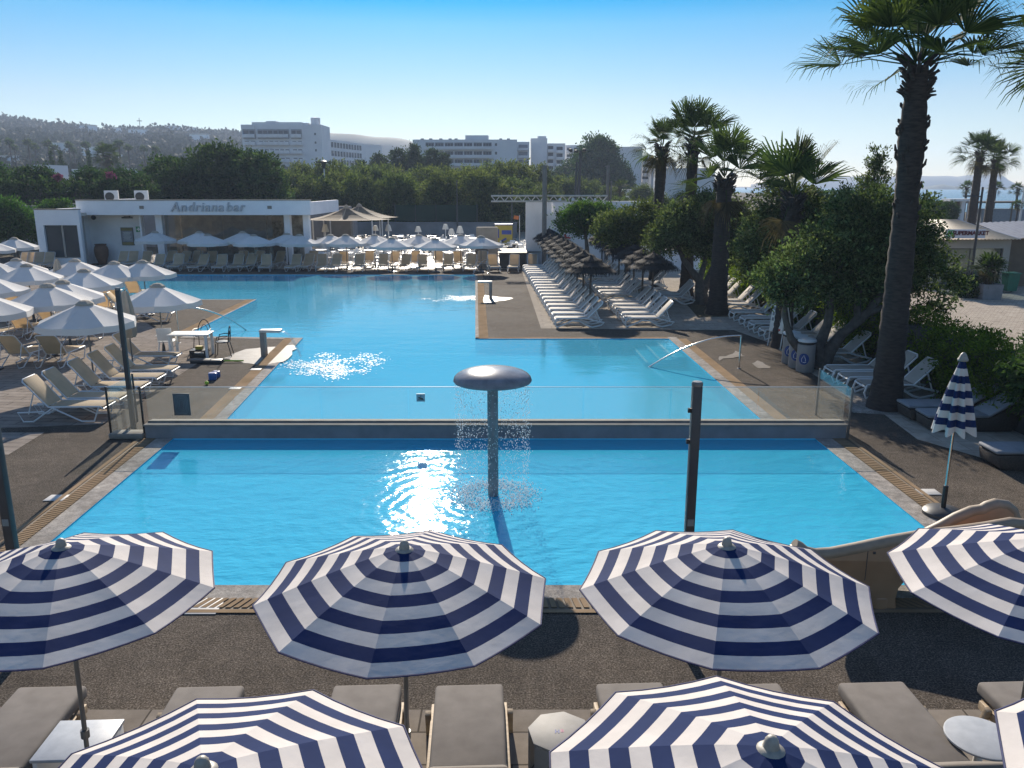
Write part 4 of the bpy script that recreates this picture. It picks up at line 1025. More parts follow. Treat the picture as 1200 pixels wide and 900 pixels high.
# trees at the left
g = AT(14, 262, 62)
tree('citrus_tree', 'bright green bushy tree left of the bar wing', 'tree', (g.x, 62, 0), [(-1.2, 0, 2.6, 1.7, 1.5, 1.5), (.8, .2, 2.3, 1.5, 1.4, 1.3), (-3, .4, 2.9, 1.5, 1.4, 1.5), (-.2, 0, 3.4, 1.1, 1.1, .8)], [([(0, 0, 0), (0, 0, 2)], [.2, .1])], 'citrus', 700, 34, .5, .22, 17)
g = AT(58, 244, 66)
tree('shrub', 'small yellow green shrub above the flat roof of the bar wing', 'shrub', (g.x, 66, 0), [(0, 0, 3.2, 1.0, .9, .8), (1.0, 0, 3.5, .8, .8, .6), (-.8, 0, 2.6, .9, .9, 1.0), (0, 0, 1.5, 1, 1, 1)], [([(0, 0, 0), (0, 0, 2.6)], [.14, .06])], 'citrus', 300, 26, .4, .22, 18)
# rock wall and tall hedge behind
M['rock'] = mat('grey_rock_wall', (.27, .26, .26), (.16, .155, .155), .5, .9, bumpk=.6, bscale=3)
t = thing('rock_wall', 'rough grey rock wall below the tall dark hedge at far left', 'wall', (-40, 72, 0)); mb = MB()
for k in range(40):
    x = -26 + k * 1.3; h = 3.6 + .5 * noise.noise(Vector((k * .7, 0, 0))); mb.box(x, x + 1.299, -.5 + .2 * noise.noise(Vector((k, 5, 0))), .5, 0, h)
mb.build('masonry', M['rock'], t)
hx0, hx1 = AT(-120, 220, 76).x, AT(176, 220, 76).x
lob = [(x, 0, 3.2, 1.7, 1.3, 2.6) for x in np.arange(hx0, hx1, 1.9)]
t = thing('tall_hedge', 'tall dark hedge with pink blossom spots behind the bar at far left', 'hedge', (0, 76, 0))
np_mesh('foliage', leaf_cloud(lob, 1500, 22, .6, .34, 21), LM['dark'], t)
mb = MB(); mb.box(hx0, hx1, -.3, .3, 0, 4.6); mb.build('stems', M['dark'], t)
M['pink'] = mat('pink_blossom', (.22, .05, .12), (.16, .04, .09), 6, .7, transl=.3)
pk = [(AT(px, py, 75.3).x, -1.4, AT(px, py, 75.3).z, (.3), .2, .14) for px, py in ((72, 208), (134, 206))]
np_mesh('blossom', leaf_cloud(pk, 40, 16, .22, .2, 22), M['pink'], t)
def kind_tree(seed, leaf, lobes, nclump, per, cr, ls, name, cat, th=.25, tz=3, tilt=0):
    t = thing(name, '', cat); trunk_mesh(t, [([(0, 0, -1.5), (.1, 0, tz * .5), (tilt, .1, tz)], [th, th * .8, th * .4])], M['bark'])
    np_mesh('crown', leaf_cloud(lobes, nclump, per, cr, ls, seed), LM[leaf], t); return Proto(t)
# broad dark trees behind the bar (unit: metres, crown about 8 wide)
broad = kind_tree(31, 'dark', [(-2.4, 0, 4.6, 2.2, 2.0, 2.0), (0, .4, 5.9, 2.6, 2.2, 2.2), (2.4, 0, 4.9, 2.2, 2.0, 2.1), (.8, -.5, 4.0, 2.6, 2.0, 1.8), (-1, 0, 3.0, 2.6, 2.0, 1.8), (1.6, .2, 7.0, 1.2, 1.2, 1.0), (2.8, 0, 2.8, 2.0, 1.8, 1.6)], 900, 30, .62, .34, 'broad_tree', 'tree', .3, 4)
for px, d, sc, lab in ((200, 86, 1.0, 'broad dark tree behind the bar roof, leftmost of three'), (252, 84, 1.15, 'broad dark tree behind the bar roof, middle of three'), (308, 82, 1.05, 'broad dark tree behind the bar roof, rightmost of three')):
    g = AT(px, 220, d); broad.put((g.x, d, 0), px * .7, lab, 'broad trees behind the bar', sc)
small = [(34, 79, .82, 0), (113, 80, .8, 1), (148, 79, .78, 2), (170, 80, .72, 3), (-20, 80, .9, 4)]
for px, d, sc, i in small:
    g = AT(px, 210, d); broad.put((g.x, d, .4), px * 1.3, ORD[i] + ' leafy tree poking above the tall dark hedge at far left', 'trees above the hedge', sc)
grove = kind_tree(32, 'grove', [(-1.6, 0, 3.4, 1.8, 1.7, 1.7), (.2, .3, 4.3, 2.0, 1.8, 1.6), (1.8, 0, 3.3, 1.8, 1.7, 1.7), (.3, -.4, 2.4, 2.2, 1.7, 1.5), (-1.4, .2, 1.8, 1.8, 1.6, 1.4), (1.6, 0, 1.7, 1.8, 1.6, 1.4)], 620, 28, .55, .30, 'grove_tree', 'tree', .25, 3)
gp = [(345, 96), (374, 90), (402, 97), (425, 88), (448, 96), (470, 89), (496, 97), (518, 90), (545, 96), (566, 88), (588, 95), (606, 99)]
for i, (px, d) in enumerate(gp):
    g = AT(px, 240, d); grove.put((g.x, d, 0), px * 1.1, ORD[i] + ' tree from the left in the olive green grove behind the terrace', 'grove trees behind the terrace', (1.0 + .12 * math.sin(px), 1.0, 1.06 + .12 * math.sin(px * 2.1)))
gp2 = [(360, 112), (385, 108), (412, 114), (440, 110), (462, 116), (490, 112), (512, 108), (535, 114), (560, 110), (585, 116), (600, 110), (625, 118)]
for i, (px, d) in enumerate(gp2):
    g = AT(px, 220, d); grove.put((g.x, d, .6), px * 2.1, ORD[i] + ' tree from the left in the paler rear line of the grove', 'rear grove trees', (1.15, 1.1, 1.22 + .1 * math.sin(px * 1.7)))
pine = kind_tree(33, 'pine', [(-1.5, 0, 3.6, 2.0, 1.8, 2.2), (.6, .3, 5.8, 1.8, 1.7, 2.2), (1.6, 0, 3.9, 1.9, 1.7, 2.2), (0, -.3, 8.0, 1.2, 1.1, 1.7), (0, 0, 2.4, 2.4, 2.0, 1.6)], 760, 26, .6, .40, 'pine_tree', 'tree', .3, 6)
pp = [(px, d_, a_, AT(px, ty, d_).z / 12.0) for px, ty, d_, a_ in ((376, 206, 165, .8), (404, 197, 160, .85), (424, 187, 158, .9), (446, 180, 156, .95), (468, 174, 154, .9), (487, 168, 150, .8), (506, 174, 151, .7), (521, 179, 152, .7))]
for i, (px, d, a, b) in enumerate(sorted(pp)):
    g = AT(px, 200, d); pine.put((g.x, d, 0), px * .9, ORD[i] + ' tree from the left in the dark pine group before the right hotel', 'pines in front of the hotels', (a * 1.5, a * 1.15, b * 1.24))
for i, (px, d, a, b) in enumerate([(588, 170, .9, .62), (610, 172, .8, .55), (560, 168, .7, .5)]):
    g = AT(px, 210, d); pine.put((g.x, d, 0), px * .9, ORD[i] + ' low rounded tree below the right hotel balconies', 'low trees below the hotel', (a * 1.4, a * 1.4, b * 1.24))
for i, (px, d, sc) in enumerate([(700, 190, 2.05), (672, 196, 1.5), (728, 186, 1.35)]):
    g = AT(px, 200, d); broad.put((g.x, d, 0), px * .7 + 1, ['huge rounded tree centred behind the leaning lamp pole', 'paler lobe of trees left of the huge rounded tree', 'lower tree right of the huge rounded tree, before the blue block'][i], 'tall trees by the blue block', (sc * .9, sc * .9, sc * .98 if i == 0 else sc * .95))
for i, (px, d, sc) in enumerate([(622, 132, .95), (648, 136, .95), (668, 130, .9), (690, 134, .85), (716, 128, .72), (750, 132, .75), (772, 130, .68), (800, 120, .65), (830, 116, .6), (728, 100, .55), (745, 84, .5), (775, 90, .6), (635, 104, .75)]):
    g = AT(px, 230, d); grove.put((g.x, d, 0), px * 1.9, ORD[i] + ' low tree from the left behind the stage truss', 'low trees behind the stage', (sc * 1.1, sc * 1.1, sc * 1.22))
for i, (px, d, sc) in enumerate([(1065, 62, .5), (1090, 70, .5), (1010, 58, .6), (985, 62, .62), (960, 60, .62), (1110, 84, .45)]):
    g = AT(px, 240, d); broad.put((g.x, d, 0), px * 1.9, ORD[i] + ' low dark tree behind the olive trees, towards the shop roof', 'low trees behind the olives', sc)
# clipped hedge
t = thing('green_hedge', 'long bright green hedge running behind the right loungers to the plaza', 'hedge', (11.2, 14, 0))
lob = [(.25 * math.sin(y), y, .95, .62, .8, .95 + .12 * math.sin(y * 1.7)) for y in np.arange(-3, 33, .8)]
np_mesh('foliage', leaf_cloud(lob, 5200, 30, .22, .095, 41, aspect=.4, shell=.85), LM['hedge'], t)
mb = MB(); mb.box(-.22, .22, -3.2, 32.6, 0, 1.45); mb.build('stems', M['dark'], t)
g = AT(1196, 395, 15.5)
tree('shrub', 'dark leafy bush at the right edge above the green hedge', 'shrub', (g.x + .9, 15.5, 0), [(0, 0, 1.6, .9, .8, .9), (.5, 0, 2.2, .8, .7, .6)], [([(0, 0, 0), (0, 0, 1.6)], [.08, .04])], 'dark', 300, 30, .25, .13, 42)
# ------------------------------------------------------------------ palms
def fan_crown(parent, seed, nf=34, pet=.95, fan=1.0, seg=26, up=0.0, dead=8, span=100):
    r = np.random.default_rng(seed); V = []; D = []
    mbp = MB()
    for k in range(nf + dead):
        dry = k >= nf
        az = 2.39996 * k + r.uniform(-.3, .3)
        el = R(84) - R(span) * (k / max(1, nf - 1)) ** .75 + r.uniform(-.15, .15) + up if not dry else R(-55) + r.uniform(-.3, .2)
        dv = np.array([math.cos(el) * math.cos(az), math.cos(el) * math.sin(az), math.sin(el)])
        p = pet * r.uniform(.8, 1.15) * (.75 if dry else 1)
        b = dv * .12; mid = b + dv * p * .6 + np.array([0, 0, .03]); e = b + dv * p + np.array([0, 0, -.10 * p])
        mbp.tube([b, mid, e], [.022, .016, .011], 4)
        side = np.cross(dv, [0, 0, 1.0]); side /= np.linalg.norm(side) + 1e-9
        nrm = np.cross(side, dv); tw = r.uniform(-.5, .5); side, nrm = side * math.cos(tw) + nrm * math.sin(tw), nrm * math.cos(tw) - side * math.sin(tw)
        fl_ = fan * r.uniform(.8, 1.12) * (.7 if dry else 1)
        FW = r.uniform(70, 108)
        for s in range(seg):
            hw_ = FW; a = R(-hw_) + R(2 * hw_) * (s + .5) / seg
            if r.uniform() < .05: continue
            d1 = dv * math.cos(a) + side * math.sin(a) + nrm * (.42 * math.sin(abs(a)) - .05); d1 /= np.linalg.norm(d1)
            Ls = fl_ * (.72 + .28 * math.cos(a * .8)) * r.uniform(.88, 1.08); w = np.cross(d1, nrm); w /= np.linalg.norm(w) + 1e-9
            w0 = Ls * math.sin(R(2 * hw_) / seg / 2) * .9
            dr = r.uniform(.14, .42) * (1.6 if dry else 1)
            q0 = e + d1 * .04; q1 = e + d1 * Ls * .55 - np.array([0, 0, .03 * Ls]); q2 = e + d1 * Ls * .85 - np.array([0, 0, dr * .35 * Ls]); q3 = e + d1 * Ls - np.array([0, 0, dr * Ls])
            L_ = D if dry else V
            L_.append([q0 - w * .006, q0 + w * .006, q1 + w * w0 * .5, q1 - w * w0 * .5])
            L_.append([q1 - w * w0 * .5, q1 + w * w0 * .5, q2 + w * w0 * .22, q2 - w * w0 * .22])
            L_.append([q2 - w * w0 * .22, q2 + w * w0 * .22, q3 + w * .003, q3 - w * .003])
    o = np_mesh('crown', np.array(V), LM['palm'], parent)
    if D: np_mesh('dead_fronds', np.array(D), LM['drypalm'], parent)
    mbp.build('leaf_stalks', LM['palm'], parent, fix=False)
    return o
def palm_trunk(parent, h, r0, r1, bulge=0, n=16, bend=(0, 0)):
    mb = MB(); pts = []; rs = []
    K = 44
    for k in range(K + 1):
        s = k / K; z = h * s; rr = r0 + (r1 - r0) * s + (r0 * .35) * math.exp(-z / .35)
        if bulge: rr += bulge * math.exp(-((s - .80) / .09) ** 2)
        rr *= 1 + .035 * (1 if k % 2 else -1) + .05 * noise.noise(Vector((z * 1.3, h, 0)))
        pts.append((bend[0] * s * s, bend[1] * s * s, z)); rs.append(rr)
    mb.tube(pts, rs, n)
    bt = mb; rg = random.Random(int(h * 100))                    # old leaf bases under the crown
    for k in range(54 + (40 if bulge > .04 else 0)):
        a = rg.uniform(0, 2 * math.pi); z = h - (rg.uniform(-.1, .75) if k < 54 else rg.uniform(.7, 3.4)); s = z / h
        rr = r1 * (1.0 + .25 * (z > h - .3)) if k < 54 else (r0 + (r1 - r0) * s + bulge * math.exp(-((s - .8) / .09) ** 2)) * .93; c, s_ = math.cos(a), math.sin(a); x0, y0 = bend[0] * s * s, bend[1] * s * s
        bt.tube([(x0 + c * rr * .8, y0 + s_ * rr * .8, z), (x0 + c * (rr + .05), y0 + s_ * (rr + .05), z + .1), (x0 + c * (rr + (rg.uniform(.1, .2) if k < 54 else .07)), y0 + s_ * (rr + (.15 if k < 54 else .07)), z + rg.uniform(.1, .24))], [.055, .045, .02], 4)
    return bt.build('trunk', M['palmbark'], parent, smooth=True, sharp=80)
def palm(loc, h, r0, r1, lab, seed, pet=.95, fan=1.0, bulge=0, nf=34, up=0, dead=8, group='fan palms around the pool', bend=(0, 0), name='fan_palm', seg=26, span=100):
    t = thing(name, lab, 'palm tree', loc, 0, group); palm_trunk(t, h, r0, r1, bulge, bend=bend)
    fan_crown(t, seed, nf, pet, fan, seg, up, dead, span)
    for o in t.children:
        if o.name.split('.')[0] in ('crown', 'dead_fronds', 'leaf_stalks'): o.location = (bend[0], bend[1], h)
    return t
g = G(1037, 478)
palm((g.x, g.y, 0), 7.75, .335, .22, 'tall thick fan palm in the right foreground, its crown touching the top edge', 51, 1.3, 1.3, .05, 33, .0, 0, bend=(-.12, 0), seg=30, span=84)
palm((12.55, 18.4, 0), 8.3, .34, .22, 'fan palm mostly outside the frame, fronds in the top right corner', 52, 1.15, 1.2, 0, 30, -.1, 3)
palm((AT(768, 300, 43).x, 43, 0), 7.15, .29, .24, 'fan palm leftmost of the row by the thatched parasols, brown hanging fronds', 53, .8, 1.1, .03, 17, -.05, 9, bend=(.15, 0))
palm((AT(806, 300, 39).x, 39, 0), 7.2, .30, .24, 'tallest fan palm of the row behind the thatched parasols', 54, 1.0, 1.35, 0, 17, .12, 4, span=88)
palm((AT(840, 368, 33.6).x, 33.6, 0), 5.5, .38, .3, 'fan palm with pale drooping fronds and thick trunk by the olive', 55, 1.2, 1.4, 0, 15, .1, 5, span=95)
palm((AT(916, 406, 26.5).x, 26.5, 0), 4.85, .30, .24, 'upright fan palm sprouting above the dark olive by the info board', 56, .9, 1.45, 0, 12, .25, 1, span=72)
palm((AT(1141, 240, 72).x, 72, 0), 7.9, .42, .28, 'taller of two palms beyond the shop, left one', 57, 1.15, 1.2, 0, 36, -.1, 8, 'distant palms at right', name='distant_palm')
palm((AT(1160, 240, 78).x, 78, 0), 7.6, .40, .26, 'taller of two palms beyond the shop, right one', 58, 1.1, 1.2, 0, 34, -.2, 8, 'distant palms at right', name='distant_palm')
sp_ = thing('small_palm', '', 'palm tree', (0, 0, 0)); palm_trunk(sp_, 6, .22, .17, n=8); fan_crown(sp_, 60, 26, .8, .95, 14, -.1, 4)
for o in sp_.children:
    if not o.name.startswith('trunk'): o.location = (0, 0, 6)
smallp = Proto(sp_)
for px, d, top, lab in ((1134, 128, 214, 'small distant palm between the shop lamp and the left tall palm'), (1168, 130, 215, 'small distant palm right of the two taller palms'), (1194, 125, 216, 'small distant palm at the right edge against the sea'), (1194, 95, 236, 'lowest small palm at the right edge above the shop roof'),
                      (606, 240, 192, 'lone small palm in front of the white tower block'), (727, 120, 212, 'small palm right of the leaning lamp pole')):
    z = AT(px, top, d).z; s = max(.5, (z) / 7.0); smallp.put((AT(px, top, d).x, d, 0), px, lab, 'small distant palms', (min(1.5, s * 1.1),) * 2 + (s,))
# potted yucca by the shop
g = G(1156, 350)
t = thing('planter', 'square concrete planter in front of the shop window', 'planter', g); mb = MB(); mb.lathe([(.62, 0), (.66, .72), (.56, .72), (.54, .6)], 4, rot=R(45)); mb.build('box', M['concrete'], t)
mb = MB(); mb.lathe([(.54, .6), (0, .62)], 4, rot=R(45)); mb.build('soil', M['dark'], t)
t = palm((g.x, g.y, .61), .75, .1, .09, 'spiky yucca growing in the concrete planter before the shop', 61, .2, .75, 0, 22, .1, 4, 'planter plants', name='yucca_plant', seg=14)
# left row of thin palms, cypresses and one date palm on the slope
hill_items = []
# ------------------------------------------------------------------ hills, sea
def lerp_tab(tab, x):
    if x <= tab[0][0]: return tab[0][1]
    for (a, va), (b, vb) in zip(tab, tab[1:]):
        if x <= b: return va + (vb - va) * (x - a) / (b - a)
    return tab[-1][1]
SKYL = [(-400, 120), (-150, 128), (0, 138), (60, 145), (100, 147), (140, 153), (200, 152), (240, 156), (285, 160), (340, 166), (400, 182), (450, 196), (520, 210), (600, 217), (700, 221)]
HD = 850.0
def hill_z(x, y):
    px = 600 + F * x / (y * CP + 1.5)
    zt = max(0, AT(300, lerp_tab(SKYL, px), HD).z - 4)
    t = min(1, max(0, (y - 150) / (HD - 150)))
    s = .72 * t ** 1.15 + .28 * (t * t * (3 - 2 * t))
    z = zt * s
    if y > HD: z = zt * max(0, 1 - ((y - HD) / 500) ** 2)
    n = noise.noise(Vector((x * .006, y * .006, 0))) * 6 + noise.noise(Vector((x * .02, y * .02, 3))) * 2.2
    return z + n * min(1, zt / 40) * t - .5 * (1 - t)
NX, NY = 90, 60; mb = MB(); vs = []
for j in range(NY + 1):
    y = 150 + (1250 - 150) * (j / NY) ** 1.2
    for i in range(NX + 1):
        pxx = -420 + (1080 * i / NX); x = (pxx - 600) / F * (y * CP + 1.5); vs.append((x, y, hill_z(x, y)))
mb.add(vs, [(j * (NX + 1) + i, j * (NX + 1) + i + 1, (j + 1) * (NX + 1) + i + 1, (j + 1) * (NX + 1) + i) for j in range(NY) for i in range(NX)])
M['hillside'] = deck_mat('scrub_hillside', (.028, .032, .018), (.05, .052, .03), (.09, .085, .055), .35, .012)
tag(mb.build('hills', M['hillside'], smooth=True, fix=False), kind='structure')
r = np.random.default_rng(71); lob = []
while len(lob) < 3800:
    y = 165 + 700 * r.uniform() ** .8; px = r.uniform(-120, 560); x = (px - 600) / F * (y * CP + 1.5)
    if noise.noise(Vector((x * .012, y * .012, 7))) < -.42 and y < 820: continue
    s = r.uniform(1.6, 4.6) * (1 + (y > 700) * .25); lob.append((x, y, hill_z(x, y) + s * .45, s, s, s * .8))
for k in range(420):
    px = -60 + 560 * k / 420 + r.uniform(-3, 3); y = HD + r.uniform(-25, 15); x = (px - 600) / F * (y * CP + 1.5); s = r.uniform(1.5, 5.5); lob.append((x, y, hill_z(x, y) + s * .4, s * 1.2, s, s * .9))
V = []
for k, l in enumerate(lob): V.append(leaf_cloud([l], 9, 3, l[3] * .5, l[3] * .62, 1000 + k, aspect=.8, shell=.6))
tag(np_mesh('hillside_woodland', np.concatenate(V), LM['scrub']), kind='stuff')
M['farhill'] = mat('far_scrub', (.09, .095, .07), (.13, .125, .09), .01, .9, spec=.1)
M['rockhill'] = mat('far_rock', (.16, .15, .13), (.22, .20, .17), .004, .9, spec=.1)
def ridge(name, tab, D, depth, m, rough=3):
    mb = MB(); vs = []; N = 80; K = 8; x0, x1 = tab[0][0], tab[-1][0]
    for j in range(K + 1):
        s = j / K; y = D - depth / 2 + depth * s; prof = math.sin(math.pi * s) ** .7
        for i in range(N + 1):
            px = x0 + (x1 - x0) * i / N; p = AT(px, lerp_tab(tab, px), D)
            x = p.x * y / D; z = p.z * prof + rough * noise.noise(Vector((x * .02, y * .02, 2))) * prof
            vs.append((x, y, max(-2.5, z) if 0 < j < K else -2.5))
    mb.add(vs, [(j * (N + 1) + i, j * (N + 1) + i + 1, (j + 1) * (N + 1) + i + 1, (j + 1) * (N + 1) + i) for j in range(K) for i in range(N)])
    return tag(mb.build(name, m, smooth=True, fix=False), kind='structure')
ridge('far_hills', [(250, 162), (330, 158), (380, 155.5), (420, 158), (455, 161), (480, 165), (500, 174), (560, 190), (620, 205), (660, 216)], 1180, 260, M['farhill'], 3)
ridge('headland', [(880, 216), (930, 210), (960, 207.5), (1000, 207), (1085, 206.5), (1110, 206), (1122, 207), (1135, 205), (1150, 205), (1170, 204.5), (1176, 205.5), (1180, 210), (1192, 216), (1204, 219), (1220, 221)], 1800, 260, M['rockhill'], 1)
ridge('low_headland', [(1060, 222), (1090, 218), (1105, 215), (1118, 218), (1150, 220), (1200, 221.2), (1260, 222), (1400, 222)], 1300, 120, M['farhill'], 2)
m, nt, out = new_mat('sea_water'); p = nd(nt, 'BsdfPrincipled'); p.inputs['Base Color'].default_value = (.03, .10, .14, 1); p.inputs['Roughness'].default_value = .25
nt.links.new(bump(nt, nz(nt, coords(nt), .4, 4), .6, .3), p.inputs['Normal']); nt.links.new(p.outputs[0], out.inputs[0]); M['sea'] = m
sheet('sea', [AT(1000, 236, 170).xy[:], (420, 170), (1500, 900), (1500, 2100), (330, 2100), (150, 300)], -.012, M['sea'])
# row of thin palms and cypress trees on the slope
def on_hill(px, d):
    x = (px - 600) / F * (d * CP + 1.5); return (x, d, hill_z(x, d) - .3)
tiny = thing('slope_palm', '', 'palm tree'); mb = MB(); mb.tube([(0, 0, 0), (.1, 0, 5), (0, 0, 10.4)], [.3, .24, .2], 6); mb.build('trunk', M['palmbark'], tiny)
r = np.random.default_rng(5); np_mesh('crown', leaf_cloud([(0, 0, 10.9, .95, .95, .55)], 40, 9, .35, .8, 81, aspect=.25, droop=.6), LM['palm'], tiny)
tpz = Proto(tiny)
for i, (px, top) in enumerate([(5, 164), (21, 164), (26, 171), (43, 165), (50, 170), (65, 166), (71, 171), (89, 168), (94, 174), (109, 168), (127, 168), (141, 170), (147, 166), (157, 171), (175, 172), (189, 173)]):
    d = 270 + 9 * (i % 3); q = on_hill(px, d); z = AT(px, top, d).z - q[2]; s = z / 11.4
    tpz.put(q, i, ORD[i] + ' slender palm from the left in the line on the far slope', 'slender palms on the far slope', (max(.8, s), max(.8, s), s))
cyp = thing('cypress_tree', '', 'tree'); mb = MB(); mb.tube([(0, 0, 0), (0, 0, 3)], [.2, .15], 6); mb.build('trunk', M['bark'], cyp)
np_mesh('crown', leaf_cloud([(0, 0, 2.5, .5, .5, 2.2), (0, 0, 5, .4, .4, 2.4), (0, 0, 7.2, .2, .2, 1.5)], 260, 16, .2, .3, 82), LM['dark'], cyp)
cyz = Proto(cyp)
for i, (px, top) in enumerate([(59, 176), (70, 175), (103, 176), (137, 187), (176, 184), (172, 196)]):
    d = 170; q = AT(px, top, d); cyz.put((q.x, d, 0), i, ORD[i] + ' dark cypress from the left below the slender palms', 'cypresses on the slope', (1.0, 1.0, q.z / 8.6))
q = AT(125, 178, 150); t = palm((q.x, 150, 0), q.z - .6, .5, .45, 'bushy round crowned palm among the cypresses at far left', 83, 1.3, 1.5, 0, 44, -.2, 8, 'palms at far left', name='date_palm')
# ------------------------------------------------------------------ houses and hotels
M['hotel'] = mat('hotel_white', (.70, .70, .71), (.62, .62, .64), .2, .85)
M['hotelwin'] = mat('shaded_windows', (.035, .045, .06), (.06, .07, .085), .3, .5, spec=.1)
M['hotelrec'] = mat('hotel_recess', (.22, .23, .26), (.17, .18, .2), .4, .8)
M['stonehouse'] = mat('cream_wall', (.6, .56, .5), (.5, .47, .42), .6, .85)
def facade_block(t, x0, x1, y0, y1, z0, z1, cols, rows, face='front', wf=(.12, .88), hf=(.25, .85), rail=True, name='wing'):
    """a block whose front carries rows x cols recessed windows with balcony parapets"""
    mb = MB(); mb.box(x0, x1, y0, y1, z0, z1); mb.build(name, M['hotel'], t)
    if face == 'front': L = x1 - x0
    else: L = y1 - y0
    dw, dh = L / cols, (z1 - z0) / rows
    for j in range(rows):
        for i in range(cols):
            a, b = i * dw + dw * wf[0], i * dw + dw * wf[1]; c, d = z0 + j * dh + dh * hf[0], z0 + j * dh + dh * hf[1]
            mb = MB()
            if face == 'front': mb.box(x0 + a, x0 + b, y0 - .06, y0 - .003, c, d)
            else: mb.box(x1 + .003, x1 + .06, y0 + a, y0 + b, c, d)
            w_ = mb.build('window', M['hotelwin'], t)
            if rail:
                mb = MB()
                if face == 'front': mb.box(x0 + a - .2, x0 + b + .2, y0 - .9, y0 - .07, c - .35, c - .12); mb.box(x0 + a - .2, x0 + b + .2, y0 - .95, y0 - .85, c - .12, c + dh * .24)
                else: mb.box(x1 + .07, x1 + .9, y0 + a - .2, y0 + b + .2, c - .35, c - .12); mb.box(x1 + .85, x1 + .95, y0 + a - .2, y0 + b + .2, c - .12, c + dh * .24)
                mb.build('balcony', M['hotel'], w_)
# left hotel
D = 300.0; X = lambda px: AT(px, 180, D).x; Z = lambda py: AT(400, py, D).z
t = thing('hotel', 'tall white hotel with dark balconies and a plain right wall at centre left', 'hotel', (0, D, 0))
mb = MB(); mb.box(X(285), X(378), 0, 14, 0, Z(146)); mb.build('main_block', M['hotel'], t)
mb = MB(); mb.box(X(285), X(300), -.4, -.004, Z(152), Z(146.5)); mb.box(X(297), X(355), .5, 12, Z(146) + .01, Z(143)); mb.box(X(311), X(323), 3, 8, Z(143) + .02, Z(141)); mb.build('roof_terrace', M['hotel'], t)
mb = MB(); mb.lathe([(1.7, 0), (1.7, 2.6), (0, 2.9)], 14, (X(368), 5, Z(146) + .01)); mb.box(X(340), X(361), 2, 9, Z(146) + .012, Z(143.5)); mb.build('roof_tank', M['hotel'], t)
cols = [(287, 301), (304, 340), (343, 355)]
zr = [(151.5, 162.5), (163.6, 171.4), (173.4, 181.4), (183.4, 191.4), (193.4, 201.4)]
for ci, (a, b) in enumerate(cols):
    n = {0: 2, 1: 6, 2: 2}[ci]
    for zi, (p_, q_) in enumerate(zr):
        if zi == 0:
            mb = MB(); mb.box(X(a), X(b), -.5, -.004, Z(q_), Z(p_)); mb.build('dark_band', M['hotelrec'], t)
        for k in range(n):
            u0 = a + (b - a) * (k + .12) / n; u1 = a + (b - a) * (k + .88) / n
            mb = MB(); yb = -.56 if zi == 0 else -.06
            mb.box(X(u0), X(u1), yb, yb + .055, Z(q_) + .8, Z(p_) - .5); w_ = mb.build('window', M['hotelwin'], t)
            mb = MB(); mb.box(X(u0) - .3, X(u1) + .3, -1.5, yb - .004, Z(q_) + .3, Z(q_) + .55); mb.box(X(u0) - .3, X(u1) + .3, -1.55, -1.45, Z(q_) + .55, Z(q_) + 1.5); mb.build('balcony', M['hotel'], w_)
for zi, py in enumerate((157, 167, 176, 186, 196)):
    mb = MB(); mb.box(X(369.5), X(371.5), -.05, -.004, Z(py + 1.4), Z(py - 1.2)); mb.build('window', M['hotelwin'], t)
wy = lambda px, D2: AT(px, 180, D2).x
mb = MB(); xa, xb = X(378) + .01, AT(424, 180, 345).x
vs = [(xa, 14.01, 0), (xb, 45, 0), (xb + 6, 60, 0), (xa, 40, 0)]; mb.prism([(v[0], v[1]) for v in vs], 0, Z(161)); mb.build('rear_wing', M['hotel'], t)
dv = Vector((xb - xa, 45 - 14.01, 0)); L = dv.length; dv.normalize(); nv = Vector((dv.y, -dv.x, 0))
for j in range(5):
    for k in range(11):
        c0 = Vector((xa, 14.01, 0)) + dv * (L * (k + .15) / 11) + nv * .01; c1 = Vector((xa, 14.01, 0)) + dv * (L * (k + .85) / 11) + nv * .01
        z0 = Z(161) - 3.3 - j * 3.1; mb = MB(); mb.prism([c0.xy, c1.xy, (c1 + nv * .06).xy, (c0 + nv * .06).xy], z0 + .6, z0 + 2.5); mb.build('window', M['hotelwin'], t)
# right hotel
D = 250.0
X = lambda px: AT(px, 180, D).x; Z = lambda py: AT(540, py, D).z
t = thing('hotel', 'long white four storey hotel behind the pines with a plain wall and corner balconies', 'hotel', (0, D, 0))
mb = MB(); mb.box(X(484), X(606), 0, 14, 0, Z(163.5)); mb.build('main_block', M['hotel'], t)
mb = MB(); mb.box(X(545), X(572), 2, 9, Z(163.5) + .01, Z(158)); mb.build('roof_room', M['hotel'], t)
mb = MB()
for px in (492, 502, 514, 525, 532, 585, 594): mb.box(X(px), X(px + 3.5), 3, 5, Z(163.5) + .012, Z(161.5))
mb.build('roof_tanks', M['hotelrec'], t)
for j, (p_, q_) in enumerate([(167, 173.5), (177, 183.5), (186.5, 193), (197, 203)]):
    for k in range(7):
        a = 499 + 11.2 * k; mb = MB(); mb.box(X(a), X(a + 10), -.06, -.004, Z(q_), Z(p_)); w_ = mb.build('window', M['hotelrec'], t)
        mb = MB()
        for s in (.3, 3.6, 6.8): mb.box(X(a + s), X(a + s + 2.6), -.09, -.062, Z(q_) + .1, Z(p_) - .25)
        mb.build('pane', M['hotelwin'], w_)
    mb = MB(); mb.box(X(497), X(577.5), -1.2, -.1, Z(q_) - .45, Z(q_) - .2); mb.box(X(497), X(577.5), -1.25, -1.15, Z(q_) - .2, Z(q_) + .45); mb.build('balcony', M['hotel'], t)
    mb = MB(); mb.box(X(580), X(582.5), -.06, -.004, Z(q_) + .6, Z(p_) - .2); mb.build('window', M['hotelwin'], t)
mb = MB(); mb.box(X(606) + .01, X(621), 8, 20, 0, Z(164.5)); mb.build('corner_block', M['hotel'], t)
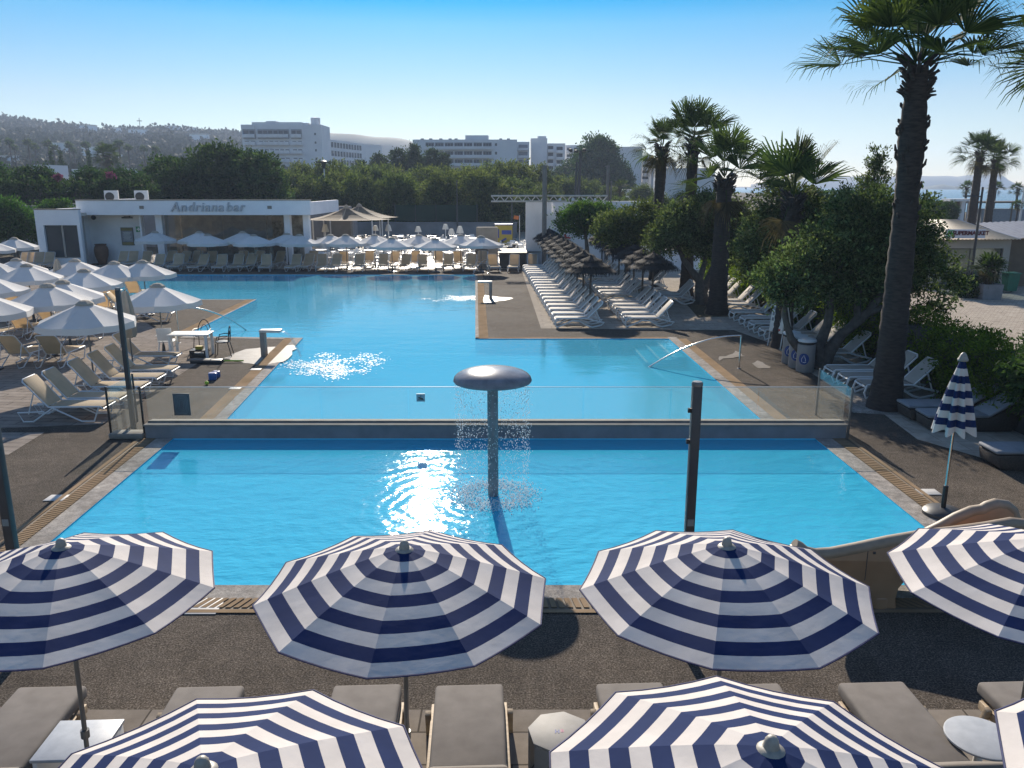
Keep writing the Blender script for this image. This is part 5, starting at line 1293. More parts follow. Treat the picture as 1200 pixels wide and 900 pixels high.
for p_, q_ in [(168, 173), (177, 182), (186.5, 191)]:
    mb = MB(); mb.box(X(608), X(619), 7.9, 7.996, Z(q_), Z(p_)); w_ = mb.build('window', M['hotelrec'], t)
    mb = MB(); mb.box(X(607), X(620), 6.6, 7.89, Z(q_) - .5, Z(q_) + .2); mb.build('balcony', M['hotel'], w_)
def block(lab, D, x0, x1, top, wins, depth=12, m='hotel', name='apartment_block', roof=None, z0=0):
    t = thing(name, lab, 'building', (0, D, 0)); zt = AT(600, top, D).z
    mb = MB(); mb.box(AT(x0, 200, D).x, AT(x1, 200, D).x, 0, depth, z0, zt); mb.build('walls', M[m], t)
    if roof: mb = MB(); a, b, tp_ = roof; mb.box(AT(a, 200, D).x, AT(b, 200, D).x, 2, depth - 2, zt + .01, AT(600, tp_, D).z); mb.build('roof_room', M[m], t)
    for (a, b, p_, q_, bal) in wins:
        mb = MB(); mb.box(AT(a, 200, D).x, AT(b, 200, D).x, -.08, -.004, AT(600, q_, D).z, AT(600, p_, D).z); w_ = mb.build('window', M['hotelwin'], t)
        if bal: mb = MB(); mb.box(AT(a - .6, 200, D).x, AT(b + .6, 200, D).x, -1.3, -.09, AT(600, q_, D).z - .6, AT(600, q_, D).z + .25); mb.build('balcony', M['hotel'], w_)
    return t
block('narrow white tower block right of the long hotel', 270, 622, 641, 162, [], roof=(630, 640, 159))
block('white balconied block right of the narrow tower block', 275, 641.5, 662, 168, [(642, 648, 171 + 8 * j, 176 + 8 * j, 1) for j in range(4)] + [(652, 659, 172 + 8 * j, 177 + 8 * j, 1) for j in range(4)])
block('low white block half hidden by the huge rounded tree', 290, 662.5, 690, 170, [(664 + 8 * k, 669 + 8 * k, 173 + 8 * j, 177 + 8 * j, 1) for j in range(3) for k in range(3)])
block('plain blue grey block left of the fan palms', 240, 722, 752, 172, [(728, 730, 181, 184, 0), (728, 730, 191, 194, 0)])
block('stepped white block with balconies just right of the blue grey block', 246, 752.5, 764, 182, [(753, 760, 186 + 7 * j, 190 + 7 * j, 1) for j in range(4)])
block('pale block between the leftmost fan palm trunks', 230, 772, 792, 190, [(775, 779, 196, 200, 0), (784, 788, 196, 200, 0)])
block('pale grey house behind the fan palm trunks', 120, 780, 838, 197, [], m='hotel', depth=10, roof=(786, 792, 195))
block('low white house beside the far right poles of the stage', 140, 722, 742, 222, [(728, 733, 227, 232, 0)], m='whitepaint', depth=8, name='house')
block('small white house left among the trees of the far left hedge', 120, 38, 54, 193, [(46, 49, 198, 203, 0)], m='hotel', depth=6, name='house')
block('small pale house right of the first one among the far left trees', 122, 84, 94, 198, [(87, 90, 202, 206, 0)], m='hotel', depth=6, name='house')
hh = [(14, 205, 330), (112, 175, 420), (168, 151, 700), (205, 153, 740), (224, 154, 760), (150, 150, 720), (238, 158, 600), (108, 150, 690), (190, 196, 300), (155, 192, 290), (76, 177, 430), (135, 181, 380)]
for i, (px, py, d) in enumerate(sorted(hh)):
    q = on_hill(px, d); t = thing('hill_house', ORD[i] + ' white house from the left on the wooded hillside', 'house', q, 0, 'houses on the hillside'); s = d * .005
    mb = MB(); mb.box(-s * 2, s * 2, 0, s * 2, -2, s * 1.3 + 2); mb.build('walls', M['whitepaint'], t)
    mb = MB(); mb.box(-s * 2.1, s * 2.1, -.2, s * 2.1, s * 1.3 + 2.01, s * 1.5 + 2); mb.build('roof', M['stonehouse'], t)
q = on_hill(172, 840); t = thing('hilltop_mast', 'tiny mast with a crossbar on the hill skyline', 'mast', (q[0], q[1], q[2])); mb = MB(); mb.tube([(0, 0, 0), (0, 0, 17)], .35, 6); mb.build('pole', M['anth'], t); mb = MB(); mb.box(-2.6, 2.6, -.3, .3, 13.6, 14.3); mb.build('crossbar', M['anth'], t)
# ------------------------------------------------------------------ bar
D = 55.0; bx0, bx1 = AT(90, 250, D).x, AT(364, 250, D).x; zt, zb = AT(300, 235, D).z, AT(300, 252, D).z
M['letgrey'] = mat('grey_letters', (.48, .48, .50), (.42, .42, .44), 3, .6)
M['barrear'] = mat('bar_rear_wall', (.60, .53, .43), (.16, .14, .11), 1.6, .7)
bar = thing('pool_bar', 'low white pool bar with a deep flat roof and raised name lettering', 'building', (0, D, 0))
mb = MB(); mb.box(bx0, bx1, 0, .25, zb, zt); mb.box(bx1 - .25, bx1, .252, 9, zb, zt - .1); mb.box(bx0, bx0 + .25, .252, 9, zb, zt); mb.build('fascia', M['whitepaint'], bar)
mb = MB(); mb.box(bx0 + .26, bx1 - .26, .26, 9, zb + .05, zt - .35); mb.build('roof', M['stonehouse'], bar)
mb = MB(); mb.box(bx0 - .04, bx1 + .04, -.04, .3, zt + .003, zt + .06); mb.build('coping', M['ledgetop'], bar)
wx = lambda px, dd=1.6: AT(px, 280, D + dd).x
mb = MB(); mb.box(wx(98), wx(166), 1.6, 2.2, 0, zb + .04); mb.build('wall', M['wallpaint'], bar)
mb = MB(); mb.box(wx(97) - .0, wx(97) + .55, 1.0, 1.598, 0, zb + .04); mb.build('pier', M['whitepaint'], bar)
for px, w in ((339, .42), (361, .42), (168.5, .12), (190, .45)):
    mb = MB(); mb.box(AT(px, 280, D + 1.2).x - w / 2, AT(px, 280, D + 1.2).x + w / 2, .9, 1.32, 0, zb + .04); mb.build('column', M['whitepaint'], bar)
mb = MB(); mb.box(wx(166) + .01, bx1 - 1.9, 7.4, 7.7, 0, zb + .04); mb.build('rear_wall', M['barrear'], bar)
M['barcount'] = mat('brown_counter', (.14, .10, .065), (.10, .07, .045), 2, .6); M['bottle'] = mat('shelf_wall', (.42, .36, .27), (.10, .085, .06), 5, .5)
mb = MB(); mb.box(wx(200), wx(330), 3.4, 4.1, 0, 1.05); mb.build('counter', M['barcount'], bar)
mb = MB(); mb.box(wx(215), wx(305), 7.2, 7.39, 1.0, 2.6); mb.build('shelving', M['bottle'], bar)
M['barglass'] = glass_mat('bar_glass', (.70, .73, .71), .16, (.55, .52, .45), .015, 1.9)
for a, b in ((195, 213), (214, 262), (262.5, 313), (314, 320)):
    mb = MB(); mb.box(wx(a, 1.4), wx(b, 1.4), 1.4, 1.43, 0, zb + .04); mb.build('glass_pane', M['barglass'], bar)
for px, py in ((166, 243), (316, 243)):
    c = AT(px, py, D); mb = MB(); mb.box(c.x - .14, c.x + .14, -.04, -.003, c.z - .1, c.z + .1); mb.build('vent', M['pole'], bar)
for word, px in (('Andriana', 231), ('bar', 275.5)):
    put_text('lettering', word, .86, M['letgrey'], (AT(px, 243, D).x, -.07, AT(px, 243, D).z), (R(90), 0, 0), bar, shear=.25, extrude=.06, offset=.006, spacing=1.12)
for px, py, lab in ((109, 255, 'round speaker'), ): 
    c = AT(px, py, D + 1.5); mb = MB(); mb.lathe([(.16, 0), (.16, .06), (0, .07)], 16); o = mb.build('wall_speaker', M['black'], bar); o.location = (c.x, 1.59, c.z); o.rotation_euler = (R(90), 0, 0)
mb = MB(); c = AT(149, 255, D + 1.5); mb.cbox((c.x, 1.5, c.z), (.7, .16, .1)); mb.cbox((c.x, 1.5, c.z + .08), (.4, .14, .06)); mb.build('wall_lamp', M['anth'], bar)
M['green'] = mat('first_aid_green', (.02, .28, .1), (.02, .25, .09), 3, .5); M['cream'] = mat('cream_paint', (.75, .73, .68), (.7, .68, .63), 3, .6); M['olivegold'] = mat('gold_print', (.22, .18, .05), (.16, .13, .04), 5, .6)
c = AT(162.5, 268.7, D + 1.55); t = thing('first_aid_sign', 'green first aid sign with a white cross on the bar wall', 'sign', c); mb = MB(); mb.box(-.18, .18, -.02, .02, -.18, .18); mb.build('board', M['green'], t)
mb = MB(); mb.box(-.045, .045, -.03, -.022, -.12, .12); mb.box(-.12, -.046, -.03, -.022, -.045, .045); mb.box(.046, .12, -.03, -.022, -.045, .045); mb.build('cross', M['white'], t)
c = AT(149.5, 277, D + 1.55); t = thing('wall_poster', 'framed pale poster with gold bands on the bar wall', 'poster', c); mb = MB(); mb.box(-.42, .42, -.03, .03, -.6, .6); mb.build('frame', M['anth'], t)
mb = MB(); mb.box(-.38, .38, -.036, -.031, -.38, .38); mb.build('sheet', M['greycush'], t); mb = MB(); mb.box(-.38, .38, -.036, -.031, .385, .57); mb.box(-.38, .38, -.036, -.031, -.57, -.385); mb.build('gold_band', M['olivegold'], t)
mb = MB()
for k in range(7): mb.box(-.28 + .04 * (k % 2), .28 - .05 * (k % 3), -.04, -.037, .26 - k * .085, .285 - k * .085)
mb.build('text_lines', M['cream'], t)
M['terracotta'] = mat('dark_terracotta', (.16, .085, .05), (.11, .06, .035), 5, .8)
c = AT(118.5, 307, D + .4); t = thing('urn', 'tall dark terracotta urn against the bar wall', 'urn', (c.x, D + .6, 0)); mb = MB(); mb.lathe([(.2, 0), (.26, .1), (.42, .6), (.46, .95), (.40, 1.2), (.32, 1.28), (.40, 1.36), (.36, 1.38), (.28, 1.26), (.2, 1.1)], 24); mb.build('body', M['terracotta'], t, smooth=True)
for px, py, lab in ((131, 232, 'left grey air conditioning unit on the bar roof'), (166, 231, 'right grey air conditioning unit on the bar roof')):
    c = AT(px, py, D + 4.5); t = thing('air_conditioner', lab, 'air conditioner', (c.x, D + 4.5, zt - .33), R(18), 'air conditioners on the bar roof')
    mb = MB(); mb.box(-.45, .45, -.2, .2, .1, .95); mb.build('casing', M['alu'], t, bevel=.02); mb = MB(); mb.lathe([(.3, 0), (.3, .02), (.05, .03), (0, .03)], 20); o = mb.build('fan_grille', M['black'], t); o.location = (-.1, -.205, .53); o.rotation_euler = (R(90), 0, 0)
    mb = MB(); mb.box(-.4, -.3, -.18, .18, 0, .099); mb.box(.3, .4, -.18, .18, 0, .099); mb.build('feet', M['black'], t)
# left wing
Dw = 54.0; a, b = AT(44, 280, Dw).x, AT(97.5, 280, Dw).x - .1; t = thing('bar_wing', 'white flat roofed side wing left of the bar with a large dark window', 'building', (0, Dw, 0)); zw = AT(60, 246, Dw).z
u0, u1, v0, v1 = AT(53, 280, Dw).x, AT(92, 280, Dw).x, .55, AT(60, 264, Dw).z
mb = MB(); mb.box(a, u0, 0, .3, 0, zw); mb.box(u1, b, 0, .3, 0, zw); mb.box(u0 + .001, u1 - .001, 0, .3, v1, zw); mb.box(u0 + .001, u1 - .001, 0, .3, 0, v0); mb.box(a, a + .3, .301, 5, 0, zw); mb.box(a + .301, b, 4.7, 5, 0, zw); mb.build('walls', M['whitepaint'], t)
mb = MB(); mb.box(a + .31, b, .31, 4.69, zw - .4, zw - .2); mb.build('roof', M['stonehouse'], t); mb = MB(); mb.box(a - .04, b, -.03, .33, zw + .003, zw + .06); mb.build('coping', M['ledgetop'], t)
mb = MB(); mb.box(u0 + .002, u1 - .002, .16, .18, v0 + .002, v1 - .002); w_ = mb.build('window', M['winglass'], t); mb = MB(); mb.box((u0 + u1) / 2, (u0 + u1) / 2 + .1, .10, .155, v0 + .003, v1 - .003); mb.box(u0 + .003, u1 - .003, .10, .154, v0 + .004, v0 + .06); mb.build('frame', M['slingw'], w_)
# ------------------------------------------------------------------ stage wall, truss, terrace
D = 55.5; X = lambda px, d=D: AT(px, 280, d).x; Z = lambda py, d=D: AT(650, py, d).z
t = thing('stage_wall', 'tall white rendered stage wall behind the thatched parasols', 'wall', (X(616), D, 0))
o_ = X(616)
mb = MB(); mb.box(0, X(646) - o_, 0, .5, .9, Z(236)); mb.box(X(634) - o_, X(760) - o_, -.5, -.003, 0, Z(249)); mb.box(X(646) - o_ + .002, X(760) - o_, .6, 1.1, 0, Z(236)); mb.box(0.003, X(646) - o_ - .01, .05, .45, 0, .899); mb.build('wall', M['wallpaint'], t)
mb = MB(); mb.box(-.05, X(634) - o_ - .004, -.1, .6, .86, .898); mb.build('ledge', M['ledgetop'], t)
t = thing('low_wall', 'low white boundary wall seen between the olive trunks behind the thatched parasols', 'wall', (8, 52, 0)); mb = MB(); mb.box(-1.9, 4.6, 0, .3, 0, 1.25); mb.build('wall', M['whitepaint'], t)
# red painted sign on the wall
M['red'] = mat('red_paint', (.5, .05, .03), (.45, .04, .03), 4, .6)
c = AT(664, 278, D - .55); t = thing('wall_sign', 'small red painted sign on the white stage wall', 'sign', c)
mb = MB(); mb.cbox((.06, 0, -.02), (.42, .03, .1), 0, 0, R(12)); mb.cbox((-.1, 0, .13), (.14, .03, .16), 0, 0, R(-20)); mb.build('letters', M['red'], t)
# truss
M['truss'] = mat('dull_truss', (.62, .57, .50), (.5, .46, .4), 6, .6)
Dt = 53.8; xa, xb, z0, z1 = AT(575.5, 235, Dt).x, AT(712, 235, Dt).x, AT(640, 236, Dt).z, AT(640, 229.5, Dt).z
t = thing('stage_truss', 'long horizontal lattice lighting truss above the white stage wall', 'truss', (xa, Dt, 0)); L = xb - xa
mb = MB()
for y in (0, .35):
    for z in (z0, z1): mb.tube([(0, y, z), (L, y, z)], .05, 6)
n = 26
for k in range(n):
    for y in (0, .35): mb.tube([(L * k / n, y, z0 if k % 2 else z1), (L * (k + 1) / n, y, z1 if k % 2 else z0)], .028, 5)
    mb.tube([(L * k / n, 0, z1), (L * (k + 1) / n, .35, z1)], .014, 5)
mb.build('lattice', M['truss'], t)
for px in (656, 671, 684, 697):
    c = AT(px, 233, Dt - .1); mb = MB(); mb.lathe([(.05, 0), (.09, .06), (.09, .14), (0, .16)], 10); o = mb.build('spotlight', M['alu'], t); o.location = (c.x - xa, -.12, c.z - .1); o.rotation_euler = (R(60), 0, 0)
for px, top, bot, lab in ((638, 194, 249, 'thick grey stage pole in front of the truss'), (711.5, 194, 243, 'grey stage pole at the right end of the truss'), (715.5, 212, 244, 'shorter thin stage pole at the right end of the truss')):
    c = AT(px, bot, 54.9 if px > 640 else 53.4); t = thing('stage_pole', lab, 'pole', (c.x, c.y, 0), 0, 'stage poles'); zt_ = AT(px, top, c.y).z; mb = MB(); w = .16 if px < 650 else (.10 if px < 715 else .06); mb.tube([(0, 0, 0), (0, 0, zt_)], w, 8); mb.build('pole', M['pole'], t, smooth=True)
    mb = MB(); mb.cbox((-.12, 0, zt_ - .05), (.2, .05, .05)); mb.build('bracket', M['pole'], t)
c = AT(676, 240, 75); t = thing('floodlight_pole', 'leaning dark floodlight pole behind the stage wall', 'lamp', (c.x, 75, 0)); zt_ = AT(680, 176, 75).z; dx = AT(680.5, 176, 75).x - c.x
mb = MB(); mb.tube([(0, 0, 0), (dx, 0, zt_)], [.2, .13], 8); mb.tube([(-.25, 0, 0), (dx - .3, .3, zt_ - 1.0)], .09, 6); mb.build('pole', M['anth'], t)
for x_, z_ in ((-.9, 0), (-.4, -.1), (.35, 0)):
    mb = MB(); mb.lathe([(.06, -.12), (.2, -.1), (.2, .1), (0, .14)], 10); o = mb.build('lamp_head', M['black'], t); o.location = (dx + x_, -.1, zt_ + z_)
mb = MB(); mb.tube([(dx - .95, 0, zt_ - .15), (dx + .4, 0, zt_ - .15)], .04, 5); mb.build('arm', M['anth'], t)
# wooden counter beside the wall
c = AT(598, 300, 53.0); t = thing('service_counter', 'low service counter with a wooden top beside the white stage wall', 'counter', (c.x, 53.0, 0)); mb = MB(); mb.box(-.7, 1.0, 0, 3.2, 0, .95); mb.build('body', M['dark'], t); mb = MB(); mb.box(-.8, 1.08, -.1, 3.3, .952, 1.02); mb.build('top', M['wood'], t)
# kiosk with yellow and blue print
M['yellow'] = mat('yellow_print', (.42, .31, .025), (.36, .26, .02), 3, .5); M['blue'] = mat('deep_blue_print', (.03, .06, .28), (.025, .05, .24), 3, .5)
c = AT(590, 277, 68); t = thing('freezer_kiosk', 'yellow and blue kiosk box at the back of the terrace', 'kiosk', (c.x, 68, 0)); a, b = AT(580, 270, 68).x - c.x, AT(600.5, 270, 68).x - c.x; zt_ = AT(590, 264, 68).z; mb = MB(); mb.box(a, b, 0, 1, 0, zt_); mb.build('body', M['yellow'], t)
mb = MB(); mb.box(a - .02, b + .02, -.02, 1.02, zt_ + .002, zt_ + .1); mb.build('roof', M['blue'], t)
mb = MB(); mb.box(a + .05, a + .35, -.03, -.003, zt_ * .5, zt_ * .85); mb.cbox((b - .48, -.017, zt_ * .72), (.8, .026, .34)); mb.cbox((b - .72, -.017, zt_ * .42), (.5, .026, .16), 0, 0, R(-30)); mb.build('print', M['blue'], t)
M['orange'] = mat('orange_cloth', (.55, .16, .04), (.5, .14, .03), 3, .7)
c = AT(605, 255, 70); t = thing('orange_banner', 'small orange banner beside the yellow and blue kiosk', 'banner', c); mb = MB(); mb.cbox((0, 0, 0), (.42, .03, .3), 0, 0, R(10)); mb.build('cloth', M['orange'], t); mb = MB(); mb.tube([(.28, .03, .2), (.28, .03, -c.z)], .03, 6); mb.build('pole', M['alu'], t)
c = AT(571, 290, 57); t = thing('covered_rack', 'tall beige covered rack between the terrace tables and the counter', 'rack', (c.x, 57, 0)); mb = MB(); mb.box(-.75, .75, -.3, .3, .06, AT(571, 266, 57).z); mb.build('cover', M['canvas_old'], t, bevel=.08); mb = MB(); mb.box(-.7, .7, -.28, .28, 0, .055); mb.build('base', M['anth'], t)
c = AT(564, 290, 55); t = thing('menu_stand', 'dark brown slatted screen under the rightmost far white parasol', 'screen', (c.x, 55, 0)); mb = MB(); mb.box(-.38, .38, -.04, .04, .1, 1.75); mb.build('board', M['barcount'], t); mb = MB(); mb.box(-.42, -.381, -.05, .05, 0, 1.8); mb.box(.381, .42, -.05, .05, 0, 1.8); mb.build('frame', M['anth'], t)
# marquee
M['marquee'] = mat('beige_marquee', (.22, .165, .11), (.17, .13, .085), 1.5, .85, transl=.2)
M['marqueeband'] = mat('pale_marquee_seam', (.46, .38, .28), (.4, .33, .24), 2, .85, transl=.25)
def marquee(px, apex, rim, hw, d, lab, n=8):
    c = AT(px, apex, d); t = thing('marquee', lab, 'marquee', (c.x, d, 0), 0, 'beige peaked marquees'); zr = AT(px, rim, d).z; za = c.z; mb = MB(); sb = MB()
    for i in range(n):
        for (u0, u1, m_) in ((.05, .95, mb), (-.05, .05, sb)):
            vs = []
            for s in range(6):
                q = s / 5; r_ = .25 + (hw - .25) * q; z = zr + (za - zr) * (1 - q) ** 1.7 + (.012 if m_ is sb else 0)
                for u in (u0, u1):
                    a = 2 * math.pi * (i + u) / n; vs.append((r_ * math.cos(a), r_ * .8 * math.sin(a), z))
            m_.add(vs, [(2 * s, 2 * s + 1, 2 * s + 3, 2 * s + 2) for s in range(5)])
    mb.build('canopy', M['marquee'], t, fix=False); sb.build('seams', M['marqueeband'], t, fix=False)
    mb = MB(); mb.lathe([(.28, za - .02), (.2, za + .15), (0, za + .3)], 8); mb.build('peak_cap', M['marqueeband'], t)
    for k in range(4):
        a = R(45 + 90 * k); mb = MB(); mb.tube([(hw * .93 * math.cos(a), hw * .75 * math.sin(a), 0), (hw * .93 * math.cos(a), hw * .75 * math.sin(a), zr + .05)], .05, 6); mb.build('post', M['alu'], t)
marquee(406, 244, 257, 3.5, 66, 'beige peaked marquee nearer the bar roof'); marquee(421, 242, 254.5, 3.3, 71, 'beige peaked marquee further behind')
c = AT(403, 265, 74); t = thing('service_hut', 'small grey rendered hut under the beige marquees', 'building', (c.x, 74, 0)); a, b = AT(395, 265, 74).x - c.x, AT(413, 265, 74).x - c.x; mb = MB(); mb.box(a, b, 0, 2.5, 0, AT(403, 256, 74).z); mb.build('walls', M['concrete'], t); mb = MB(); mb.box(a - .1, b + .1, -.1, 2.6, AT(403, 256, 74).z + .002, AT(403, 256, 74).z + .08); mb.build('roof', M['ledgetop'], t)
t = thing('stone_wall', 'long low rubble stone wall at the back of the terrace', 'wall', (-18, 84, 0)); mb = MB(); mb.box(-3, 18.5, 0, .4, 0, 1.55); mb.build('masonry', M['rock'], t); mb = MB(); mb.box(-3.05, 18.55, -.05, .45, 1.552, 1.62); mb.build('coping', M['concrete'], t)
M['net'] = mat('green_windbreak', (.014, .045, .028), (.010, .036, .022), 2, .9, transl=.2)
t = thing('windbreak_fence', 'green netting windbreak fence above the rubble wall', 'fence', (-10, 85, 0)); mb = MB(); mb.box(-2, 6.5, 0, .03, 1.7, 3.3); mb.build('netting', M['net'], t)
for k in range(5): mb = MB(); mb.tube([(-2 + k * 2.1, -.04, 0), (-2 + k * 2.1, -.04, 3.4)], .04, 6); mb.build('post', M['anth'], t)
for px, top, d, lab in ((383, 190, 92, 'tall white and dark twin headed lamp behind the bar roof'), (600, 222, 72, 'thin dark pole by the kiosk at the back of the terrace'), (536, 214, 80, 'thin dark pole in front of the grove, left of the kiosk')):
    c = AT(px, 260, d); t = thing('lamp_mast', lab, 'lamp', (c.x, d, 0)); zt_ = AT(px, top, d).z; mb = MB(); mb.tube([(0, 0, 0), (0, 0, zt_)], [.09, .05], 8); mb.build('pole', M['whitepaint'] if px == 383 else M['anth'], t)
    if px == 383:
        for k in (-1, 1): mb = MB(); mb.cbox((k * .45, 0, zt_), (.7, .3, .14)); mb.build('lamp_head', M['anth'], t)
        mb = MB(); mb.lathe([(.1, zt_ - .7), (.35, zt_ + .1), (0, zt_ + .2)], 8); mb.build('collar', M['anth'], t)
    else: mb = MB(); mb.lathe([(.07, zt_), (.1, zt_ + .12), (0, zt_ + .2)], 8); mb.build('cap', M['anth'], t)
# terrace tables and chairs
def cafe_table():
    t = thing('cafe_table', '', 'table'); mb = MB(); mb.box(-.4, .4, -.4, .4, .71, .745); mb.build('table_top', M['white'], t)
    for x in (-.33, .33):
        for y in (-.33, .33): mb = MB(); mb.tube([(x, y, 0), (x, y, .71)], .025, 5); mb.build('leg', M['white'], t)
    return Proto(t)
def cafe_chair(m='white', name='cafe_chair'):
    t = thing(name, '', 'chair'); mb = MB(); mb.box(-.22, .22, -.22, .22, .43, .46); mb.build('seat', M[m], t)
    mb = MB(); mb.box(-.21, .21, -.02, .01, .52, .86, Matrix.Translation((0, -.21, 0)) @ Matrix.Rotation(R(8), 4, 'X')); mb.build('backrest', M[m], t)
    for x in (-.2, .2):
        mb = MB(); mb.tube([(x, .2, 0), (x, .2, .44), (x, .2, .64), (x, -.2, .66)], .018, 5); mb.build('leg', M[m], t)
        mb = MB(); mb.tube([(x, -.24, 0), (x, -.2, .45), (x, -.26, .86)], .018, 5); mb.build('leg', M[m], t)
    return Proto(t)
ct, cc, cd = cafe_table(), cafe_chair(), cafe_chair('black', 'dark_cafe_chair')
rg = random.Random(9); n_ = 0
for j in range(8):
    y = 56.2 + j * 2.7
    for i in range(10):
        x = AT(375, 270, y).x + i * 1.72 + rg.uniform(-.25, .25)
        if x > AT(574 if y < 57.5 else 611, 270, y).x or (j % 2 == 0 and i == 4): continue
        yy = y + rg.uniform(-.3, .3); a = rg.uniform(-.4, .4)
        ct.put((x, yy, .006), a, 'small square white table among many on the terrace behind the far parasols', 'terrace tables')
        for k in range(4 if rg.random() < .45 else 3):
            th = a + k * R(90) + rg.uniform(-.2, .2); dd = .62 + rg.uniform(0, .15)
            ox, oy = dd * math.sin(th), -dd * math.cos(th)
            p_ = cd if rg.random() < .18 else cc
            p_.put((x + ox, yy + oy, .006), th, 'dark chair drawn up to a white table on the terrace' if p_ is cd else 'white plastic chair drawn up to a white table on the terrace', 'dark terrace chairs' if p_ is cd else 'white terrace chairs')
M['shade'] = mat('white_lamp_shade', (.8, .78, .72), (.75, .72, .66), 3, .8, transl=.3)
ls = thing('floor_lamp', '', 'lamp'); mb = MB(); mb.tube([(0, 0, 0), (0, 0, 1.7)], .03, 6); mb.build('stem', M['white'], ls); mb = MB(); mb.lathe([(.30, 1.62), (.24, 1.9), (.15, 2.2), (.0, 2.22)], 12); mb.build('lamp_shade', M['shade'], ls, smooth=True); mb = MB(); mb.lathe([(.2, 0), (.2, .05), (0, .06)], 12); mb.build('foot', M['anth'], ls)
lsz = Proto(ls)
for i, (px, py, d) in enumerate([(381, 266, 66), (455, 266, 70), (440, 269, 74), (490, 268, 72), (522, 265, 76), (529, 272, 68), (539, 268, 66)]):
    c = AT(px, py, d); lsz.put((c.x, d, 0), 0, ORD[i] + ' tall lamp with a white shade from the left on the terrace', 'white shaded lamps on the terrace', (1, 1, max(.8, (c.z + .1) / 2.1)))
# ------------------------------------------------------------------ lifeguard corner
def arm_chair(loc, rz, m, lab, wire):
    t = thing('garden_chair', lab, 'chair', loc, rz)
    if wire:
        mb = MB(); mb.lathe([(0, .44), (.21, .44), (.225, .45), (.21, .47), (0, .475)], 16); mb.build('seat', M[m], t)
        mb = MB(); mb.tube([(-.22 * math.cos(a), -.2 - .1 * math.sin(a) * .5, .45 + .5 * math.sin(a)) for a in [math.pi * k / 12 for k in range(13)]], .015, 6)
        mb.tube([(-.13 * math.cos(a), -.2 - .1 * math.sin(a) * .35, .45 + .34 * math.sin(a)) for a in [math.pi * k / 12 for k in range(13)]], .011, 6); mb.build('backrest', M[m], t)
        for s in (-1, 1): mb = MB(); mb.tube([(s * .22, -.2, .66), (s * .27, -.05, .67), (s * .27, .12, .64), (s * .22, .16, .46)], .014, 6); mb.build('armrest', M[m], t)
    else:
        mb = MB(); mb.box(-.24, .24, -.22, .24, .42, .455); mb.build('seat', M[m], t, bevel=.01)
        mb = MB(); mb.box(-.23, .23, -.025, .0, .0, .42, Matrix.Translation((0, -.21, .47)) @ Matrix.Rotation(R(9), 4, 'X')); mb.build('backrest', M[m], t, bevel=.008)
        for s in (-1, 1): mb = MB(); mb.box(s * .26 - .025, s * .26 + .025, -.24, .2, .62, .65); mb.build('armrest', M[m], t, bevel=.008)
    for s in (-1, 1):
        w = .014 if wire else .022
        mb = MB(); mb.tube([(s * .2, .17, .44), (s * .24, .22, 0)], w, 6); mb.build('leg', M[m], t)
        mb = MB(); mb.tube([(s * .19, -.18, .46), (s * .23, -.28, 0)], w, 6); mb.build('leg', M[m], t)
g = G(198, 415); arm_chair((g.x, g.y, 0), R(5), 'white', 'white plastic armchair with its back turned at the lifeguard table', False)
g = G(232, 412); arm_chair((g.x + .05, g.y + .35, 0), R(180), 'black', 'black wire armchair behind the lifeguard table', True)
g = G(264, 417); arm_chair((g.x - .05, g.y, 0), R(100), 'black', 'black wire armchair right of the lifeguard table', True)
g = G(222, 419); t = thing('lifeguard_table', 'white garden table with a shelf of dark things by the pool inlet', 'table', (g.x, g.y + .25, 0), R(3)); mb = MB(); mb.box(-.62, .62, -.36, .36, .70, .735); mb.build('table_top', M['white'], t, bevel=.008)
for x in (-.55, .55):
    for y in (-.3, .3): mb = MB(); mb.box(x - .035, x + .035, y - .035, y + .035, 0, .699); mb.build('leg', M['white'], t)
g2 = (g.x + .28, g.y + .1, 0); t = thing('crate', 'small dark open crate with a yellow float under the lifeguard table', 'crate', g2); mb = MB(); mb.box(-.24, .24, -.18, .18, 0, .12); mb.box(-.24, .24, -.18, .18, .2, .24); mb.box(-.24, -.21, -.18, .18, .12, .2); mb.box(.21, .24, -.18, .18, .12, .2); mb.build('box', M['black'], t); mb = MB(); mb.cbox((.02, 0, .30), (.2, .16, .1)); mb.build('float', M['yellow'], t)
M['ballgreen'] = mat('lime_ball', (.42, .6, .05), (.36, .52, .04), 4, .6); M['boxblue'] = mat('blue_plastic', (.02, .10, .34), (.018, .085, .28), 4, .45)
g = G(242.5, 451); t = thing('ball', 'small lime green ball on the dark deck', 'ball', g); mb = MB(); mb.lathe([(0, 0)] + [(.055 * math.sin(math.pi * k / 8), .055 - .055 * math.cos(math.pi * k / 8)) for k in range(1, 8)] + [(0, .11)], 14); mb.build('ball_skin', M['ballgreen'], t, smooth=True)
for px, py, s, lab in ((249.5, 445, .17, 'nearer blue plastic cube on the dark deck'), (253.5, 442, .15, 'further blue plastic cube on the dark deck')):
    g = G(px, py); mb = MB(); mb.box(-s / 2 - .02, s / 2 + .02, -s / 2, s / 2, 0, s * 1.15); t = thing('blue_cube', lab, 'box', g, .3 if s > .16 else -.2, 'blue cubes on the deck'); mb.build('body', M['boxblue'], t, bevel=.015); mb = MB(); mb.box(-s * .4, s * .4, -s * .35, s * .35, s * 1.152, s * 1.2); mb.build('lid', M['blue'], t)
g = G(247, 425); t = thing('pool_net', 'long dark pool net with a lime handle lying on the deck', 'net', (g.x, g.y, 0)); mb = MB(); mb.cbox((-.1, 0, .06), (.95, .34, .1)); mb.build('net_bag', M['anth'], t, bevel=.03); mb = MB(); mb.tube([(.4, 0, .06), (.98, .06, .05)], .022, 6); mb.build('handle', M['ballgreen'], t)
